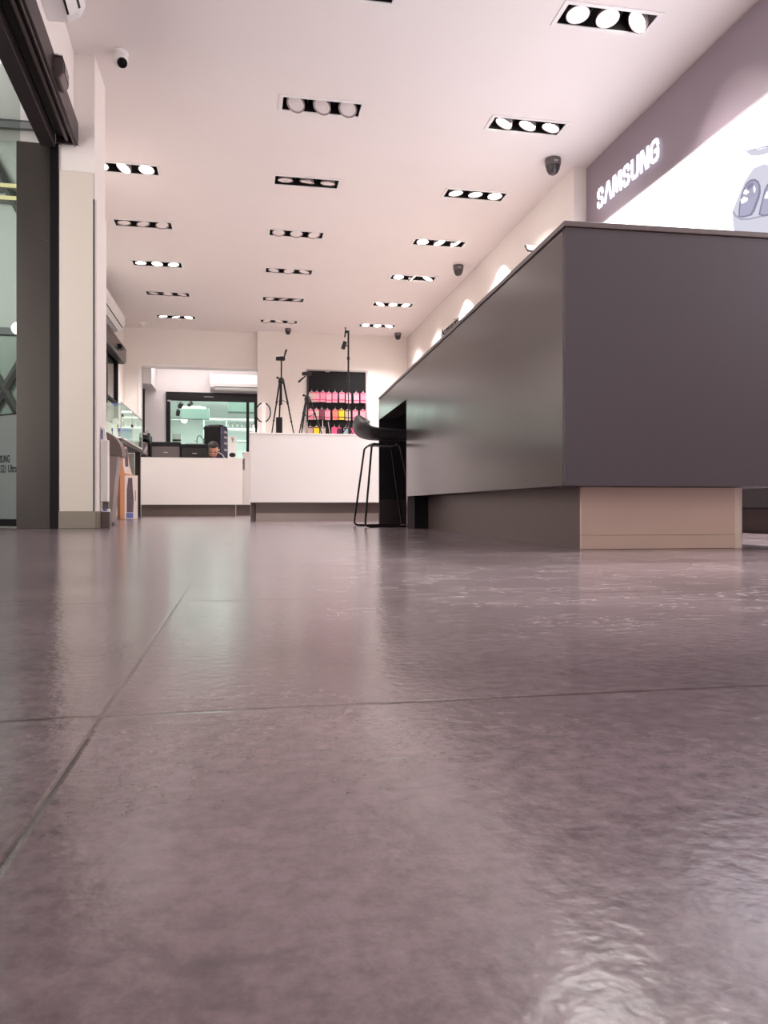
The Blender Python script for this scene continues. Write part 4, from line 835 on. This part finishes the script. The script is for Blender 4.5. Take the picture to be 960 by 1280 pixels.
for s_, n in ((-1, 'l'), (1, 'r')):
    J['sh' + n] = ((s_ * 0.115, -0.005, 0.79), 0.036, 'collar'); J['el' + n] = ((s_ * 0.165, 0.0, 0.63), 0.028, 'sh' + n)
    J['wr' + n] = ((s_ * 0.11, -0.105, 0.585), 0.02, 'el' + n); J['pa' + n] = ((s_ * 0.09, -0.14, 0.585), (0.024, 0.014), 'wr' + n)
    J['hip' + n] = ((s_ * 0.055, 0, 0.43), 0.058, 'pelvis'); J['kn' + n] = ((s_ * 0.06, -0.01, 0.245), 0.04, 'hip' + n); J['an' + n] = ((s_ * 0.062, 0.012, 0.05), 0.026, 'kn' + n); J['to' + n] = ((s_ * 0.066, -0.085, 0.022), 0.024, 'an' + n)
body = skin_chain(J)
bm = bmesh.new(); bm.from_mesh(body)
HM = T(0, -0.06, 0.862) @ R(math.radians(36), 'X') @ Matrix.Diagonal((1.02, 0.95, 0.88, 1))     # head bowed forward
b2 = MB(); b2.bm.free(); b2.bm = bm
b2.ell((0, 0.008, 0.055), (0.078, 0.09, 0.09), 28, HM).ell((0, -0.02, -0.01), (0.062, 0.068, 0.075), 24, HM).ell((0, -0.09, 0.012), (0.011, 0.018, 0.018), 12, HM)
for s_ in (-1, 1):
    b2.ell((s_ * 0.08, 0.005, 0.02), (0.011, 0.02, 0.027), 12, HM).ell((s_ * 0.03, -0.062, 0.0), (0.026, 0.024, 0.022), 12, HM)
    for q, (dx, ln) in enumerate(((-0.017, 0.036), (-0.006, 0.041), (0.006, 0.038), (0.016, 0.03))):
        bx = s_ * 0.09 - s_ * 0.004
        b2.tube([(bx + dx, -0.145, 0.585), (bx + dx, -0.145 - ln * 0.5, 0.588), (bx + dx - s_ * 0.003, -0.145 - ln, 0.576)], [0.007, 0.0062, 0.005], 8)
    b2.tube([(s_ * 0.09 - s_ * 0.018, -0.125, 0.588), (s_ * 0.09 - s_ * 0.036, -0.15, 0.59), (s_ * 0.09 - s_ * 0.038, -0.168, 0.585)], [0.008, 0.007, 0.0058], 8)
BOY = empty('person', (-0.425, 11.58, 0), math.radians(4), 'boy with short dark hair in a navy top looking down behind the low counter', 'person')
BOY.scale = (1.02, 1.02, 1.09)
bd = b2.build('body', 'skin', BOY)
md = bd.modifiers.new('fuse', 'REMESH'); md.mode = 'VOXEL'; md.voxel_size = 0.0045; md.use_smooth_shade = True
md = bd.modifiers.new('soft', 'SMOOTH'); md.factor = 0.5; md.iterations = 3
# hair, eyes, brows, mouth
hr = MB(); res = bmesh.ops.create_uvsphere(hr.bm, u_segments=28, v_segments=18, radius=1)
for v in list(hr.bm.verts):
    c = v.co
    if c.z < -0.15 + (-0.75 if c.y > 0.25 else 0.0) + (0.52 if c.y < -0.45 else 0): hr.bm.verts.remove(v)
for v in hr.bm.verts:
    n = v.co.copy(); r_ = 1.0 + random.uniform(-0.01, 0.025)
    v.co = HM @ Vector((n.x * 0.084 * r_, 0.008 + n.y * 0.097 * r_, 0.058 + n.z * 0.098 * r_))
h = hr.build('hair', 'hair', BOY, smooth=False); md = h.modifiers.new('thick', 'SOLIDIFY'); md.thickness = 0.01
for s_ in (-1, 1):
    MB().ell((s_ * 0.03, -0.083, 0.022), (0.011, 0.006, 0.005), 12, HM).build('eye', 'white_plastic', BOY); MB().ell((s_ * 0.03, -0.088, 0.02), (0.0055, 0.003, 0.0045), 10, HM).build('pupil', 'black', BOY)
    MB().box(s_ * 0.03 - 0.016, s_ * 0.03 + 0.016, -0.09, -0.08, 0.036, 0.043, HM).build('eyebrow', 'hair', BOY)
MB().ell((0, -0.085, -0.032), (0.02, 0.006, 0.005), 12, HM).build('mouth', 'band_magenta', BOY)
# clothes follow the body: shells of the same skinned surface, a little larger
K = {k: v for k, v in J.items() if k in ('pelvis', 'waist', 'chest', 'collar', 'shl', 'shr', 'ell', 'elr')}
K = {k: (p, tuple(x + 0.010 for x in (r if isinstance(r, tuple) else (r, r))), q) for k, (p, r, q) in K.items()}
me = skin_chain(K); so = bpy.data.objects.new('shirt', me); COL.objects.link(so); so.parent = BOY; me.materials.clear(); me.materials.append(MATS['shirt'])
K = {k: v for k, v in J.items() if k[:3] in ('pel', 'hip', 'knl', 'knr', 'anl', 'anr')}
K = {k: (p, tuple(x + 0.012 for x in (r if isinstance(r, tuple) else (r, r))), q) for k, (p, r, q) in K.items()}
me = skin_chain(K); so = bpy.data.objects.new('trousers', me); COL.objects.link(so); so.parent = BOY; me.materials.clear(); me.materials.append(MATS['trousers'])
for s_ in (-1, 1):
    MB().tube([(s_ * 0.035, -0.055, 0.858), (s_ * 0.085, -0.045, 0.845), (s_ * 0.135, -0.03, 0.815), (s_ * 0.165, -0.02, 0.77)], 0.0055, 8).build('shoulder_stripe', 'white_gloss', BOY)

# ------------------------------------------------------------------ light
def area(name, loc, aim, sx, sy, energy, col):
    l = bpy.data.lights.new(name, 'AREA'); l.shape = 'RECTANGLE'; l.size = sx; l.size_y = sy; l.energy = energy; l.color = col
    o = bpy.data.objects.new(name, l); COL.objects.link(o); o.location = loc
    o.rotation_euler = (Vector(aim) - Vector(loc)).to_track_quat('-Z', 'Y').to_euler(); return o
area('door_fill', (-2.6, 2.9, 1.5), (2, 3.6, 2.2), 2.2, 2.2, 60, (1.0, 0.95, 0.94))  # unseen fill added outside the door to brighten the ceiling
area('mall_wall_fill', (-3.9, 6.3, 3.5), (-2.7, 9.4, 2.3), 1.6, 1.2, 170, (1, 0.99, 0.96))  # unseen fill added to brighten the mall wall behind the glass
area('recess_fill', (-0.5, 12.76, 2.50), (-0.5, 13.4, 1.0), 1.8, 0.2, 9, (1.0, 0.93, 0.92))  # unseen fill added to brighten the recess wall
area('far_shop_light', (-0.1, 17.2, 2.46), (-0.1, 17.2, 0), 3.6, 5.5, 260, (0.95, 1.0, 0.975))
area('rear_fill', (0.9, -3.0, 1.5), (0.9, 4, 2.4), 3.2, 2.4, 42, (1.0, 0.95, 0.95))  # unseen fill added behind the camera, lifts ceiling and front faces
wd = bpy.data.worlds.new('world'); SC.world = wd; wd.use_nodes = True
wd.node_tree.nodes['Background'].inputs[0].default_value = (0.9, 0.85, 0.86, 1); wd.node_tree.nodes['Background'].inputs[1].default_value = 0.3

# ------------------------------------------------------------------ camera
cam = bpy.data.cameras.new('camera'); co = bpy.data.objects.new('camera', cam); COL.objects.link(co)
co.location = (0, 0, 0.137); co.rotation_euler = (PI / 2, 0, math.radians(-10.45))
cam.sensor_fit = 'VERTICAL'; cam.sensor_height = 36.0; cam.sensor_width = 27.0; cam.lens = 27.0; cam.shift_y = -7.5 / 1280.0
cam.clip_start = 0.01
SC.camera = co
SC.view_settings.view_transform = 'Standard'; SC.view_settings.look = 'None'; SC.view_settings.gamma = 1.0; SC.view_settings.use_curve_mapping = False
SC.view_settings.exposure = 0.28
SC.cycles.use_denoising = True
SC.cycles.max_bounces = 8; SC.cycles.diffuse_bounces = 5; SC.cycles.glossy_bounces = 5; SC.cycles.transparent_max_bounces = 12
SC.cycles.sample_clamp_indirect = 8.0
